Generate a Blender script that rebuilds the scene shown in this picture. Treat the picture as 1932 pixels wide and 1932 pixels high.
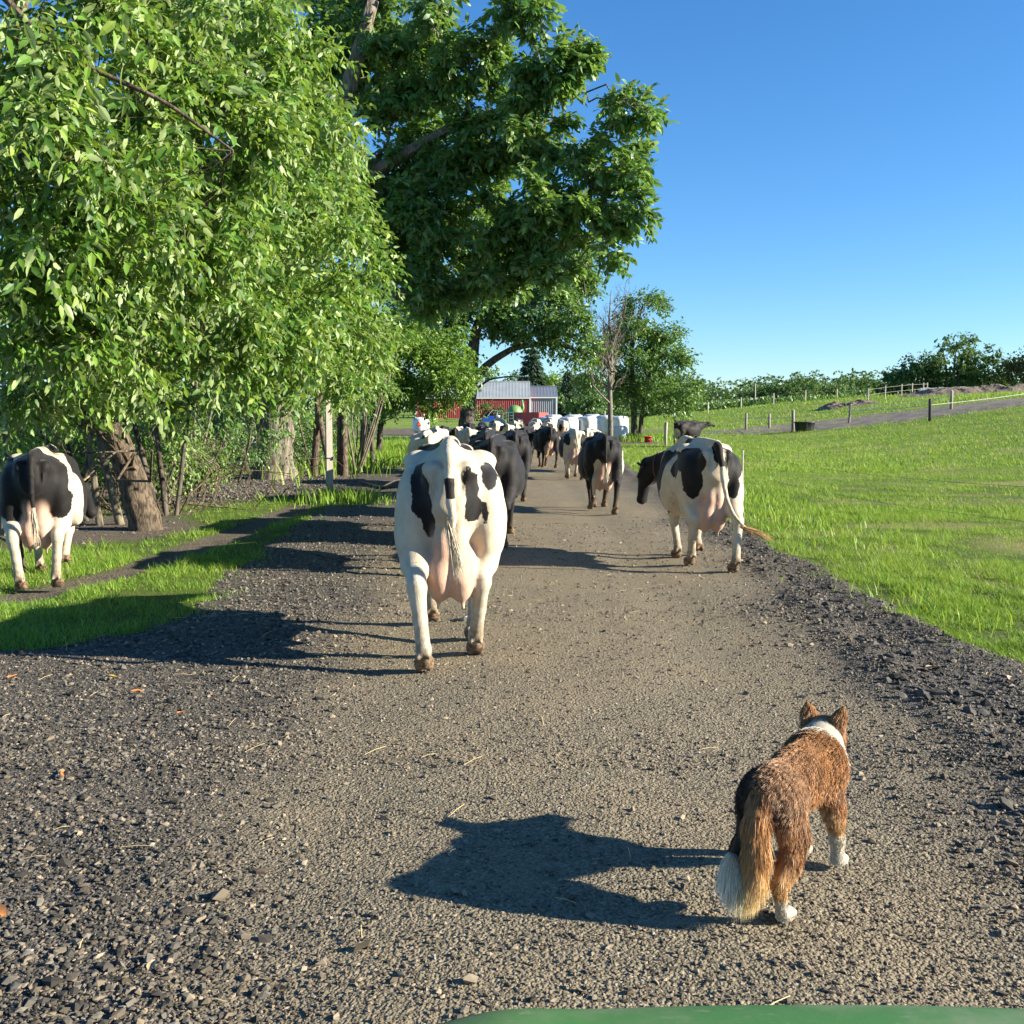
import bpy, math, random
import numpy as np
from mathutils import Vector, Matrix

for o in list(bpy.data.objects):
    bpy.data.objects.remove(o)
SC = bpy.context.scene
COL = SC.collection
rad = math.radians

# ------------------------------------------------------------------ camera
cam_d = bpy.data.cameras.new('camera')
cam = bpy.data.objects.new('camera', cam_d)
COL.objects.link(cam)
cam_d.sensor_width = 36.0
cam_d.lens = 36.0
cam_d.clip_start = 0.05
cam_d.clip_end = 3000.0
CAM_H = 1.55
cam.location = (0, 0, CAM_H)
cam.rotation_euler = (rad(90) - math.atan(166 / 1932.0), 0, 0)
SC.camera = cam

# ------------------------------------------------------------------ sky, sun, exposure
SUN_EL, SUN_AZ = rad(21.5), rad(101)           # azimuth measured from +Y towards +X
world = bpy.data.worlds.new('World')
SC.world = world
world.use_nodes = True
wn = world.node_tree
bg = wn.nodes['Background']
sky = wn.nodes.new('ShaderNodeTexSky')
sky.sky_type = 'NISHITA'
sky.sun_disc = False
sky.sun_elevation = SUN_EL
sky.sun_rotation = SUN_AZ
sky.altitude = 200
sky.air_density = 1.0
sky.dust_density = 0.0
sky.ozone_density = 6.0
hsv = wn.nodes.new('ShaderNodeHueSaturation')
hsv.inputs['Saturation'].default_value = 1.12
wn.links.new(sky.outputs[0], hsv.inputs['Color'])
wn.links.new(hsv.outputs[0], bg.inputs[0])
bg.inputs[1].default_value = 0.071
sun_d = bpy.data.lights.new('sun', 'SUN')
sun_d.energy = 5.0
sun_d.angle = rad(0.53)
sun_d.color = (1.0, 0.91, 0.75)
sun = bpy.data.objects.new('sun', sun_d)
COL.objects.link(sun)
SDIR = Vector((math.cos(SUN_EL) * math.sin(SUN_AZ), math.cos(SUN_EL) * math.cos(SUN_AZ), math.sin(SUN_EL)))
sun.rotation_euler = SDIR.to_track_quat('Z', 'Y').to_euler()
sun.location = (30, -5, 30)
vs = SC.view_settings
vs.view_transform = 'Standard'
vs.look = 'None'
vs.gamma = 1.0
vs.use_curve_mapping = False
vs.exposure = 1.62

# ------------------------------------------------------------------ helpers
def lin(*c):
    return tuple(c) + (1.0,)

def tag(o, label=None, cat=None, group=None, kind=None):
    if label: o['label'] = label
    if cat: o['category'] = cat
    if group: o['group'] = group
    if kind: o['kind'] = kind
    return o

def empty(name, loc=(0, 0, 0), rz=0.0, parent=None):
    o = bpy.data.objects.new(name, None)
    o.empty_display_size = 0.1
    o.location = loc
    o.rotation_euler = (0, 0, rz)
    if parent: o.parent = parent
    COL.objects.link(o)
    return o

def mesh_np(name, V, tris=None, quads=None, mat=None, attrs=None, smooth=False, matidx=None):
    V = np.asarray(V, np.float32).reshape(-1, 3)
    me = bpy.data.meshes.new(name)
    tr = np.zeros((0, 3), np.int32) if tris is None else np.asarray(tris, np.int32).reshape(-1, 3)
    qu = np.zeros((0, 4), np.int32) if quads is None else np.asarray(quads, np.int32).reshape(-1, 4)
    nl = tr.size + qu.size
    npoly = len(tr) + len(qu)
    me.vertices.add(len(V)); me.loops.add(nl); me.polygons.add(npoly)
    me.vertices.foreach_set('co', V.ravel())
    me.loops.foreach_set('vertex_index', np.concatenate([tr.ravel(), qu.ravel()]).astype(np.int32))
    st = np.concatenate([np.arange(len(tr)) * 3, tr.size + np.arange(len(qu)) * 4]).astype(np.int32)
    me.polygons.foreach_set('loop_start', st)
    me.polygons.foreach_set('use_smooth', np.full(npoly, bool(smooth)))
    mats = mat if isinstance(mat, (list, tuple)) else [mat]
    for m in mats:
        if m: me.materials.append(m)
    if matidx is not None:
        me.polygons.foreach_set('material_index', np.asarray(matidx, np.int32))
    for k, a in (attrs or {}).items():
        a = np.asarray(a, np.float32)
        if a.ndim == 1:
            at = me.attributes.new(k, 'FLOAT', 'POINT'); at.data.foreach_set('value', a)
        else:
            at = me.attributes.new(k, 'FLOAT_COLOR', 'POINT')
            if a.shape[1] == 3: a = np.concatenate([a, np.ones((len(a), 1), np.float32)], 1)
            at.data.foreach_set('color', a.ravel())
    me.update(calc_edges=True)
    return me

def link(name, me, parent=None, loc=None, rz=None):
    o = bpy.data.objects.new(name, me)
    if parent: o.parent = parent
    if loc is not None: o.location = loc
    if rz is not None: o.rotation_euler = (0, 0, rz)
    COL.objects.link(o)
    return o

def nrmz(a):
    return a / np.maximum(np.linalg.norm(a, axis=-1, keepdims=True), 1e-9)

class MB:
    """collects tubes, boxes, lathes, sheets; builds ONE mesh object"""
    def __init__(s):
        s.V, s.T, s.Q, s.A, s.n = [], [], [], [], 0
    def add(s, V, T=None, Q=None, a=0.0):
        V = np.asarray(V, float).reshape(-1, 3)
        s.V.append(V)
        s.A.append(np.full(len(V), a) if np.isscalar(a) else np.asarray(a, float))
        if T is not None and len(T): s.T.append(np.asarray(T, int).reshape(-1, 3) + s.n)
        if Q is not None and len(Q): s.Q.append(np.asarray(Q, int).reshape(-1, 4) + s.n)
        s.n += len(V)
        return s
    def box(s, c, h, R=None, a=0.0):
        sg = np.array([(x, y, z) for x in (-1, 1) for y in (-1, 1) for z in (-1, 1)], float) * np.asarray(h, float)
        if R is not None: sg = sg @ np.asarray(R, float).T
        Q = [(0, 1, 3, 2), (4, 6, 7, 5), (0, 4, 5, 1), (2, 3, 7, 6), (0, 2, 6, 4), (1, 5, 7, 3)]
        return s.add(sg + np.asarray(c, float), Q=Q, a=a)
    def bar(s, p, q, r, sides=6, r2=None, a=0.0):
        return s.tube([p, q], [r, r if r2 is None else r2], sides, a=a)
    def tube(s, P, R, sides=8, a=0.0, cap=True, ridge=None, rng=None):
        P = np.asarray(P, float); R = np.broadcast_to(np.asarray(R, float), (len(P),))
        d = np.gradient(P, axis=0); d = nrmz(d)
        ref = np.array([0.0, 0, 1]) if abs(d[0][2]) < 0.8 else np.array([1.0, 0, 0])
        V = []
        u = nrmz(np.cross(d[0], ref))
        ang = np.arange(sides) / sides * 2 * math.pi
        for i in range(len(P)):
            u = nrmz(u - d[i] * np.dot(u, d[i])); w = np.cross(d[i], u)
            rr = R[i] * (np.ones(sides) if ridge is None else ridge(ang, i / max(1, len(P) - 1)))
            V.append(P[i] + np.outer(np.cos(ang) * rr, u) + np.outer(np.sin(ang) * rr, w))
        V = np.concatenate(V)
        Q = []
        i = np.arange(len(P) - 1)[:, None] * sides; j = np.arange(sides)[None, :]; k = (j + 1) % sides
        Q = np.stack([i + j, i + k, i + sides + k, i + sides + j], -1).reshape(-1, 4)
        T = []
        if cap:
            V = np.concatenate([V, P[:1], P[-1:]])
            c0 = len(P) * sides
            jj = np.arange(sides); kk = (jj + 1) % sides; e = (len(P) - 1) * sides
            T = np.concatenate([np.stack([kk, jj, np.full(sides, c0)], -1), np.stack([e + jj, e + kk, np.full(sides, c0 + 1)], -1)])
        return s.add(V, T, Q, a)
    def lathe(s, prof, c=(0, 0, 0), sides=20, sx=1.0, sy=1.0, a=0.0):
        prof = np.asarray(prof, float)
        ang = np.arange(sides) / sides * 2 * math.pi
        V = np.stack([prof[:, None, 0] * np.cos(ang) * sx, prof[:, None, 0] * np.sin(ang) * sy,
                      np.broadcast_to(prof[:, None, 1], (len(prof), sides))], -1).reshape(-1, 3)
        i = np.arange(len(prof) - 1)[:, None] * sides; j = np.arange(sides)[None, :]; k = (j + 1) % sides
        Q = np.stack([i + j, i + k, i + sides + k, i + sides + j], -1).reshape(-1, 4)
        return s.add(V + np.asarray(c, float), None, Q, a)
    def sheet(s, X, Y, Z, a=0.0):
        nx, ny = X.shape
        V = np.stack([X, Y, Z], -1).reshape(-1, 3)
        i = np.arange(nx - 1)[:, None] * ny; j = np.arange(ny - 1)[None, :]
        Q = np.stack([i + j, i + ny + j, i + ny + j + 1, i + j + 1], -1).reshape(-1, 4)
        return s.add(V, None, Q, a)
    def arrays(s):
        V = np.concatenate(s.V)
        T = np.concatenate(s.T) if s.T else None
        Q = np.concatenate(s.Q) if s.Q else None
        return V, T, Q, np.concatenate(s.A)
    def build(s, name, mat, parent=None, smooth=False, loc=None, rz=None):
        V, T, Q, A = s.arrays()
        me = mesh_np(name, V, T, Q, mat, {'rnd': A}, smooth)
        return link(name, me, parent, loc, rz)

_rs = np.random.RandomState(5)
_LAT = _rs.rand(257, 257)
def vnoise(x, y, s=1.0):
    x = np.asarray(x, float) * s; y = np.asarray(y, float) * s
    xi = np.floor(x).astype(int); yi = np.floor(y).astype(int)
    fx = x - xi; fy = y - yi
    fx = fx * fx * (3 - 2 * fx); fy = fy * fy * (3 - 2 * fy)
    a = _LAT[xi % 256, yi % 256]; b = _LAT[(xi + 1) % 256, yi % 256]
    c = _LAT[xi % 256, (yi + 1) % 256]; d = _LAT[(xi + 1) % 256, (yi + 1) % 256]
    return (a * (1 - fx) + b * fx) * (1 - fy) + (c * (1 - fx) + d * fx) * fy
def fbm(x, y, s=1.0, o=4):
    t = 0; w = 0.5
    for i in range(o):
        t = t + w * (vnoise(x + 17.3 * i, y - 9.1 * i, s) - 0.5); s *= 2.03; w *= 0.5
    return t
def sstep(a, b, x):
    t = np.clip((x - a) / (b - a), 0, 1)
    return t * t * (3 - 2 * t)

# ------------------------------------------------------------------ materials
class NT:
    def __init__(s, name):
        s.m = bpy.data.materials.new(name); s.m.use_nodes = True
        s.t = s.m.node_tree; s.p = s.t.nodes['Principled BSDF']; s.out = s.t.nodes['Material Output']
    def n(s, typ, **kw):
        nd = s.t.nodes.new('ShaderNode' + typ)
        for k, v in kw.items():
            if k.startswith('_'): setattr(nd, k[1:], v)
        return nd
    def l(s, a, b): s.t.links.new(a, b)
    def attr(s, name):
        nd = s.n('Attribute'); nd.attribute_name = name; return nd
    def coord(s): return s.n('TexCoord').outputs['Object']
    def noise(s, scale, detail=4, rough=0.55, vec=None, dist=0.0):
        nd = s.n('TexNoise'); nd.inputs['Scale'].default_value = scale; nd.inputs['Detail'].default_value = detail
        nd.inputs['Roughness'].default_value = rough; nd.inputs['Distortion'].default_value = dist
        if vec is not None: s.l(vec, nd.inputs['Vector'])
        return nd.outputs['Fac']
    def math(s, op, a, b=None, c=None, clamp=False):
        nd = s.n('Math'); nd.operation = op; nd.use_clamp = clamp
        for i, v in enumerate((a, b, c)):
            if v is None: continue
            if isinstance(v, (int, float)): nd.inputs[i].default_value = v
            else: s.l(v, nd.inputs[i])
        return nd.outputs[0]
    def maprange(s, v, a, b, c=0.0, d=1.0):
        nd = s.n('MapRange'); nd.interpolation_type = 'SMOOTHSTEP'
        for i, x in enumerate((a, b, c, d)): nd.inputs[i + 1].default_value = x
        s.l(v, nd.inputs[0]); return nd.outputs[0]
    def mix(s, f, a, b):
        nd = s.n('Mix'); nd.data_type = 'RGBA'
        for sock, v in ((nd.inputs[0], f), (nd.inputs[6], a), (nd.inputs[7], b)):
            if isinstance(v, (int, float)): sock.default_value = v
            elif isinstance(v, tuple): sock.default_value = v if len(v) == 4 else lin(*v)
            else: s.l(v, sock)
        return nd.outputs[2]
    def ramp(s, f, stops):
        nd = s.n('ValToRGB'); e = nd.color_ramp.elements
        while len(e) < len(stops): e.new(0.5)
        for i, (p, c) in enumerate(stops): e[i].position = p; e[i].color = lin(*c)
        s.l(f, nd.inputs[0]); return nd.outputs[0]
    def bump(s, h, strength=0.5, dist=0.02):
        nd = s.n('Bump'); nd.inputs['Strength'].default_value = strength; nd.inputs['Distance'].default_value = dist
        s.l(h, nd.inputs['Height']); s.l(nd.outputs[0], s.p.inputs['Normal']); return nd
    def mapping(s, vec, scale):
        nd = s.n('Mapping'); nd.inputs['Scale'].default_value = scale; s.l(vec, nd.inputs[0]); return nd.outputs[0]
    def base(s, c):
        if isinstance(c, tuple): s.p.inputs['Base Color'].default_value = lin(*c)
        else: s.l(c, s.p.inputs['Base Color'])
    def rough(s, r): s.p.inputs['Roughness'].default_value = r
    def spec(s, v): s.p.inputs['Specular IOR Level'].default_value = v

def simple_mat(name, c1, c2=None, scale=6.0, rough=0.6, bump=0.0, bscale=40.0, metal=0.0, stretch=None, lo=0.35, hi=0.65):
    m = NT(name)
    v = m.coord()
    if stretch: v = m.mapping(v, stretch)
    if c2 is None: m.base(c1)
    else: m.base(m.mix(m.maprange(m.noise(scale, 5, 0.6, v), lo, hi), c1, c2))
    m.rough(rough); m.p.inputs['Metallic'].default_value = metal
    if bump: m.bump(m.noise(bscale, 4, 0.6, v), bump, 0.01)
    return m.m

def leaf_mat(name, stops, under=None, trans=0.35, tcol=(0.25, 0.42, 0.05), rough=0.42, spec=0.5):
    m = NT(name)
    c = m.ramp(m.attr('rnd').outputs['Fac'], stops)
    cc = c
    if under:
        g = m.n('NewGeometry')
        cc = m.mix(g.outputs['Backfacing'], c, under)
    m.base(cc); m.rough(rough); m.spec(spec)
    tr = m.n('BsdfTranslucent')
    tc = m.mix(0.6, c, tcol); m.l(tc, tr.inputs[0])
    mx = m.n('MixShader'); mx.inputs[0].default_value = trans
    m.l(m.p.outputs[0], mx.inputs[1]); m.l(tr.outputs[0], mx.inputs[2]); m.l(mx.outputs[0], m.out.inputs['Surface'])
    return m.m

def bark_mat(name, c1, c2, c3, vs=(14, 14, 2.2), bump=0.9):
    m = NT(name)
    v = m.mapping(m.coord(), vs)
    a = m.noise(1.0, 6, 0.65, v, 0.6)
    b = m.noise(3.0, 3, 0.6, m.coord())
    c = m.mix(m.maprange(a, 0.38, 0.62), c1, c2)
    m.base(m.mix(m.maprange(b, 0.55, 0.75), c, c3))
    m.rough(0.9); m.spec(0.2); m.bump(a, bump, 0.03)
    return m.m

M = {}
M['bark_grey'] = bark_mat('bark_grey', (0.07, 0.06, 0.046), (0.22, 0.19, 0.145), (0.17, 0.148, 0.115), (16, 16, 1.3), 1.0)
M['bark_brown'] = bark_mat('bark_brown', (0.04, 0.031, 0.023), (0.15, 0.115, 0.08), (0.12, 0.097, 0.07), (18, 18, 7), 1.0)
M['bark_dark'] = bark_mat('bark_dark', (0.035, 0.03, 0.025), (0.12, 0.10, 0.08), (0.09, 0.08, 0.06), (10, 10, 2.5), 0.8)
M['bark_pale'] = bark_mat('bark_pale', (0.09, 0.077, 0.055), (0.21, 0.18, 0.13), (0.16, 0.14, 0.10), (20, 20, 4), 0.4)
M['bark_ash'] = bark_mat('bark_ash', (0.09, 0.08, 0.065), (0.21, 0.19, 0.155), (0.15, 0.135, 0.11), (20, 20, 4), 0.4)
M['leaf_cherry'] = leaf_mat('leaf_cherry', [(0.0, (0.025, 0.075, 0.012)), (0.35, (0.065, 0.155, 0.020)), (0.6, (0.12, 0.235, 0.028)), (0.85, (0.21, 0.32, 0.042)), (1.0, (0.32, 0.40, 0.09))],
                            under=(0.27, 0.35, 0.14), trans=0.34, tcol=(0.36, 0.52, 0.06), rough=0.48, spec=0.4)
M['leaf_oak'] = leaf_mat('leaf_oak', [(0.0, (0.026, 0.085, 0.018)), (0.45, (0.08, 0.19, 0.032)), (0.75, (0.16, 0.29, 0.05)), (1.0, (0.34, 0.43, 0.15))],
                         under=(0.16, 0.25, 0.11), trans=0.36, tcol=(0.30, 0.46, 0.06), rough=0.42)
M['leaf_bright'] = leaf_mat('leaf_bright', [(0.0, (0.06, 0.14, 0.016)), (0.6, (0.14, 0.26, 0.028)), (1.0, (0.25, 0.36, 0.05))],
                            under=(0.13, 0.21, 0.05), trans=0.35, tcol=(0.30, 0.46, 0.05))
M['leaf_mid'] = leaf_mat('leaf_mid', [(0.0, (0.05, 0.115, 0.020)), (0.6, (0.105, 0.20, 0.032)), (1.0, (0.20, 0.29, 0.06))],
                         under=(0.10, 0.17, 0.06), trans=0.3, tcol=(0.22, 0.38, 0.05))
M['leaf_far'] = leaf_mat('leaf_far', [(0.0, (0.045, 0.09, 0.032)), (0.6, (0.085, 0.15, 0.048)), (1.0, (0.15, 0.21, 0.07))], trans=0.2, rough=0.7, spec=0.2)
M['leaf_russet'] = leaf_mat('leaf_russet', [(0.0, (0.06, 0.07, 0.03)), (0.6, (0.11, 0.10, 0.045)), (1.0, (0.17, 0.14, 0.06))], trans=0.2, rough=0.7, spec=0.2)
M['needle'] = leaf_mat('needle', [(0.0, (0.018, 0.04, 0.022)), (0.6, (0.03, 0.065, 0.032)), (1.0, (0.06, 0.10, 0.05))], trans=0.1, rough=0.6)
M['grass'] = leaf_mat('grass_blades', [(0.0, (0.06, 0.15, 0.016)), (0.45, (0.155, 0.30, 0.028)), (0.75, (0.26, 0.39, 0.045)), (0.93, (0.40, 0.42, 0.12)), (1.0, (0.48, 0.41, 0.20))],
                      trans=0.4, tcol=(0.34, 0.46, 0.05), rough=0.5, spec=0.3)
M['white_wrap'] = simple_mat('white_wrap', (0.55, 0.58, 0.60), (0.44, 0.48, 0.52), 3, 0.35, 0.7, 6)
M['wood_post'] = simple_mat('wood_post', (0.30, 0.27, 0.22), (0.20, 0.175, 0.14), 8, 0.85, 0.5, 60, stretch=(6, 6, 0.8))
M['wood_pale'] = simple_mat('wood_pale', (0.42, 0.38, 0.32), (0.33, 0.295, 0.24), 8, 0.8, 0.4, 60, stretch=(8, 8, 0.6))
M['rope'] = simple_mat('rope', (0.55, 0.55, 0.50), None, rough=0.8)
M['wire'] = simple_mat('wire', (0.18, 0.18, 0.17), None, rough=0.5, metal=0.6)
M['metal_grey'] = simple_mat('metal_grey', (0.36, 0.38, 0.41), (0.28, 0.30, 0.33), 4, 0.5, metal=0.2)
M['rubber'] = simple_mat('rubber', (0.022, 0.022, 0.022), (0.04, 0.038, 0.035), 12, 0.75, 0.3, 60)
M['yellow_tag'] = simple_mat('yellow_tag', (0.75, 0.52, 0.03), None, rough=0.45)
M['eye'] = simple_mat('eye_dark', (0.01, 0.007, 0.005), None, rough=0.08)
# ------------------------------------------------------------------ terrain
def ground(x, y):
    x = np.asarray(x, float); y = np.asarray(y, float)
    t = (y - 42) / 6.0
    far = 0.022 * 6.0 * np.logaddexp(0, np.clip(t, -30, 60))
    far = np.where(t > 60, 0.022 * (y - 42), far)
    far = np.where(y > 330, 0.022 * 288 + (y - 330) * 0.004, far)
    hx = np.maximum(0, x - 9.5)
    hill = 3.3 * np.tanh(0.0056 * hx * hx / 3.3) * sstep(8, 40, y) * (1 - sstep(110, 200, y))
    return far + hill
def gz(x, y): return float(ground(x, y))

EY = [-30, 2, 5.9, 6.4, 6.9, 7.6, 8.5, 9.3, 10.3, 12.4, 15.5, 18.7, 26, 38, 50, 70, 90]
EXL = [-12, -12, -12, -5.4, -3.3, -2.75, -2.55, -2.75, -3.0, -3.02, -3.25, -3.5, -4.3, -5.2, -5.7, -7, -8]
EYR = [-30, 2, 6.3, 9.3, 13.6, 18, 26, 43, 60, 70, 90]
EXR = [3.6, 3.5, 3.2, 3.05, 3.35, 3.5, 3.85, 4.3, 4.8, 5.2, 6]
def road_in(x, y):
    xl = np.interp(y, EY, EXL); xr = np.interp(y, EYR, EXR)
    w = 0.5 * fbm(x, y, 0.9, 4) + 0.22 * fbm(x + 50, y, 4.0, 3)
    return np.minimum(x - xl, xr - x) + w
def path_d(x, y):       # narrow cow path on the left verge
    px = np.interp(y, [5, 7.5, 9.2, 11, 14, 20, 26], [-7.0, -5.4, -4.45, -4.05, -3.95, -3.95, -4.0])
    return np.abs(x - px + 0.25 * fbm(x, y, 1.2, 2)) - 0.17 * (1 - sstep(20, 26, y)) - 0.08
def yard_d(x, y):       # bare dirt and mulch: >0 inside
    a = 1 - np.hypot((x + 6.6) / 3.4, (y - 27) / 8.5) + 0.7 * fbm(x, y, 0.5, 3)
    b = 1 - np.hypot((x - 5.5) / 5.0, (y - 62) / 4.0) + 0.5 * fbm(x, y, 0.3, 3)
    c = 1 - np.hypot((x + 1.0) / 16.0, (y - 84) / 16.0) + 0.4 * fbm(x, y, 0.2, 3)
    d = 1 - np.hypot((x + 15.0) / 6.0, (y - 58) / 9.0) + 0.4 * fbm(x, y, 0.2, 3)
    e = 1 - np.hypot((x + 6.2) / 1.6, (y - 15.2) / 2.6) + 0.9 * fbm(x, y, 0.8, 3)
    return np.maximum.reduce([a, b, c, d, e])

def axis_pts(segs):
    out = [segs[0][0]]
    for a, b, st in segs:
        n = max(1, int(round((b - a) / st))); out += list(a + (b - a) * (np.arange(n) + 1) / n)
    return np.array(out)
gx = axis_pts([(-900, -200, 70), (-200, -60, 10), (-60, -20, 2), (-20, -9, 0.5), (-9, 9, 0.2), (9, 30, 0.5), (30, 60, 1.2), (60, 200, 8), (200, 900, 70)])
gy = axis_pts([(-60, 0, 6), (0, 5, 0.5), (5, 26, 0.24), (26, 50, 0.5), (50, 120, 1.2), (120, 400, 8), (400, 2400, 100)])
X, Y = np.meshgrid(gx, gy, indexing='ij')
s_in = road_in(X, Y)
nearm = (1 - sstep(60, 85, Y))
Z = ground(X, Y) - 0.10 * sstep(0.0, 0.5, s_in) * nearm + 0.05 * fbm(X, Y, 0.7, 3) * sstep(0.1, 1.5, -s_in) * (np.abs(X) < 60)
pdv = path_d(X, Y)
Z -= 0.03 * (1 - sstep(0, 0.2, pdv))
mb = MB(); mb.sheet(X, Y, Z)
V, T, Q, A = mb.arrays()
xx, yy = V[:, 0], V[:, 1]
dirt = np.maximum(1 - sstep(-0.02, 0.14, path_d(xx, yy)), sstep(0.05, 0.35, yard_d(xx, yy)))
dry = np.zeros(len(V))
for (cx, cy, rx, ry, w) in [(9, 13, 4.5, 2.2, .8), (6.3, 15.5, 1.6, .7, .6), (10, 20, 4, 1.3, .5), (7.5, 11.0, 1.5, .5, .4), (14, 26, 4, 1.5, .8), (6, 9.8, 1, .4, .3)]:
    dry = np.maximum(dry, w * sstep(0, 0.7, 1 - np.hypot((xx - cx) / rx, (yy - cy) / ry) + 0.9 * fbm(xx, yy, 1.1, 3)))
dry = np.clip(np.maximum(dry, .55 * sstep(.06, .26, fbm(xx + 60, yy, .9, 4)) * (xx > 3)), 0, 1)
g = NT('meadow_ground')
co = g.coord()
n1 = g.noise(0.35, 5, 0.6, co); n2 = g.noise(5, 5, 0.65, co); n3 = g.noise(38, 3, 0.6, co)
grass_c = g.mix(g.maprange(n1, .35, .65), (0.14, 0.22, 0.028), (0.24, 0.30, 0.06))
grass_c = g.mix(g.maprange(n2, .4, .7, 0, .75), grass_c, (0.08, 0.14, 0.022))
grass_c = g.mix(g.maprange(n3, .5, .75, 0, .6), grass_c, (0.03, 0.06, 0.012))
grass_c = g.mix(g.math('MULTIPLY', g.attr('dry').outputs['Fac'], g.maprange(n2, .3, .6)), grass_c, (0.34, 0.27, 0.12))
dirt_c = g.mix(g.maprange(n2, .3, .7), (0.125, 0.103, 0.08), (0.07, 0.058, 0.046))
dirt_c = g.mix(g.maprange(n3, .45, .7), dirt_c, (0.19, 0.16, 0.125))
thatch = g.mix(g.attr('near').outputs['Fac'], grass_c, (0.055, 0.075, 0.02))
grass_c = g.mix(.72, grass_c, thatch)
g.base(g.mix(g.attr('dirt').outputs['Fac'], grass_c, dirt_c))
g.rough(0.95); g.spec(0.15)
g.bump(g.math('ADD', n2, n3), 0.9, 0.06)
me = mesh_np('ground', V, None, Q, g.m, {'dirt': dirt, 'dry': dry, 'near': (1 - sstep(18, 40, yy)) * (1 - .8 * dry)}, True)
tag(link('ground', me), kind='structure')

# ------------------------------------------------------------------ gravel lane
ry = axis_pts([(-3, 2, 0.25), (2, 9, 0.055), (9, 16, 0.11), (16, 34, 0.3), (34, 84, 1.0)])
rt = np.linspace(0, 1, 150)
XL = np.interp(ry, EY, EXL) - 0.9; XR = np.interp(ry, EYR, EXR) + 0.9
XL = np.maximum(XL, -8.5)
X = XL[None, :] + (XR - XL)[None, :] * rt[:, None]
Y = np.broadcast_to(ry, X.shape).copy()
s_in = road_in(X, Y)
def track_mask(x, y):
    c = np.interp(y, [0, 6, 12, 20, 40, 70], [0.5, 0.45, 0.5, 0.4, 0.2, 0.0])
    w = np.interp(y, [0, 3, 6, 12, 25, 60], [1.35, 1.4, 1.55, 1.9, 2.4, 3])
    return 1 - sstep(-0.45, 0.55, np.abs(x - c) - w + 1.0 * fbm(x, y, 0.8, 4))
def berm(x, y):
    c = np.interp(y, [0, 3, 5, 6.6, 9, 13, 20, 40], [2.6, 2.35, 2.3, 2.35, 2.55, 2.9, 3.2, 4])
    b = np.exp(-((x - c) / 0.16) ** 2) * np.clip(0.35 + 2.2 * fbm(x + 30, y, 0.9, 3), 0, 1.3)
    return 0.055 * b + 0.05 * np.exp(-((x - c - 0.75) / 0.4) ** 2) * np.clip(0.6 + fbm(x, y + 80, 1.5, 3), 0, 1)
trk = track_mask(X, Y)
rough = 1 - 0.75 * trk
def lane_z(x, y):
    t = track_mask(x, y); r = 1 - 0.75 * t; si = road_in(x, y)
    return (ground(x, y) + 0.004 + berm(x, y) + r * 0.055 * fbm(x, y, 3.2, 4) + 0.03 * fbm(x, y, 1.1, 2) + 0.010 * fbm(x, y, 14, 2)
            - 0.02 * np.exp(-((x + 0.75) / 0.35) ** 2) - 0.02 * np.exp(-((x - 1.35) / 0.35) ** 2) + np.clip(si * 0.35, -0.16, 0.0))
Z = lane_z(X, Y) + 0.02 * sstep(40, 60, Y)
mb = MB(); mb.sheet(X, Y, Z)
V, T, Q, A = mb.arrays()
r = NT('gravel_lane')
co = r.coord()
tk = r.attr('track').outputs['Fac']
nb = r.noise(1.4, 5, 0.6, co); nf = r.noise(30, 5, 0.7, co); nv = r.noise(160, 2, 0.6, co)
def voro(scale):
    v = r.n('TexVoronoi'); v.inputs['Scale'].default_value = scale; r.l(co, v.inputs['Vector']); return v
v1, v2 = voro(62), voro(110)
grey = r.ramp(v1.outputs['Color'], [(0.0, (0.030, 0.027, 0.022)), (0.5, (0.080, 0.071, 0.058)), (0.85, (0.135, 0.119, 0.096)), (1.0, (0.21, 0.188, 0.15))])
tan = r.ramp(v2.outputs['Color'], [(0.0, (0.062, 0.052, 0.034)), (0.5, (0.17, 0.143, 0.094)), (0.85, (0.25, 0.212, 0.145)), (1.0, (0.37, 0.315, 0.22))])
tan = r.mix(r.maprange(nb, .42, .68, 0, .55), tan, (0.23, 0.182, 0.113))
tan = r.mix(r.maprange(nf, .5, .7, 0, .45), tan, (0.095, 0.076, 0.054))
grey = r.mix(r.maprange(nf, .52, .72, 0, .6), grey, (0.036, 0.033, 0.029))
r.base(r.mix(tk, grey, tan))
r.rough(0.9); r.spec(0.25)
hh = r.math('ADD', r.math('MULTIPLY', v1.outputs['Distance'], -0.9), r.math('MULTIPLY', v2.outputs['Distance'], -0.6))
hh = r.math('ADD', hh, r.math('MULTIPLY', nf, 0.8))
r.bump(hh, 0.8, 0.012)
me = mesh_np('road', V, None, Q, r.m, {'track': track_mask(V[:, 0], V[:, 1])}, True)
tag(link('road', me), kind='structure')

# gravel track climbing the hill on the right
pts = np.array([(13.5, 77), (17, 75), (20, 73.5), (24, 70.5), (30, 68), (38, 66), (50, 64), (70, 62)], float)
wid = np.array([1.5, 4.5, 6.5, 6.0, 5.2, 5.0, 5.0, 5.0])
tt = np.linspace(0, len(pts) - 1, 90)
PX = np.interp(tt, range(len(pts)), pts[:, 0]); PY = np.interp(tt, range(len(pts)), pts[:, 1]); PW = np.interp(tt, range(len(pts)), wid)
cr = np.linspace(-1, 1, 14)
X = PX[:, None] + 0.3 * PW[:, None] * cr[None, :]
Y = PY[:, None] + PW[:, None] * cr[None, :] * (1 + 0.5 * fbm(PX[:, None], 0 * cr[None, :] + 3 * np.sign(cr)[None, :], 0.5, 3))
Z = ground(X, Y) + 0.10 - 0.12 * np.abs(cr[None, :]) ** 4 + 0.12 * fbm(X, Y, 1.0, 4)
mb = MB(); mb.sheet(X, Y, Z)
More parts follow.
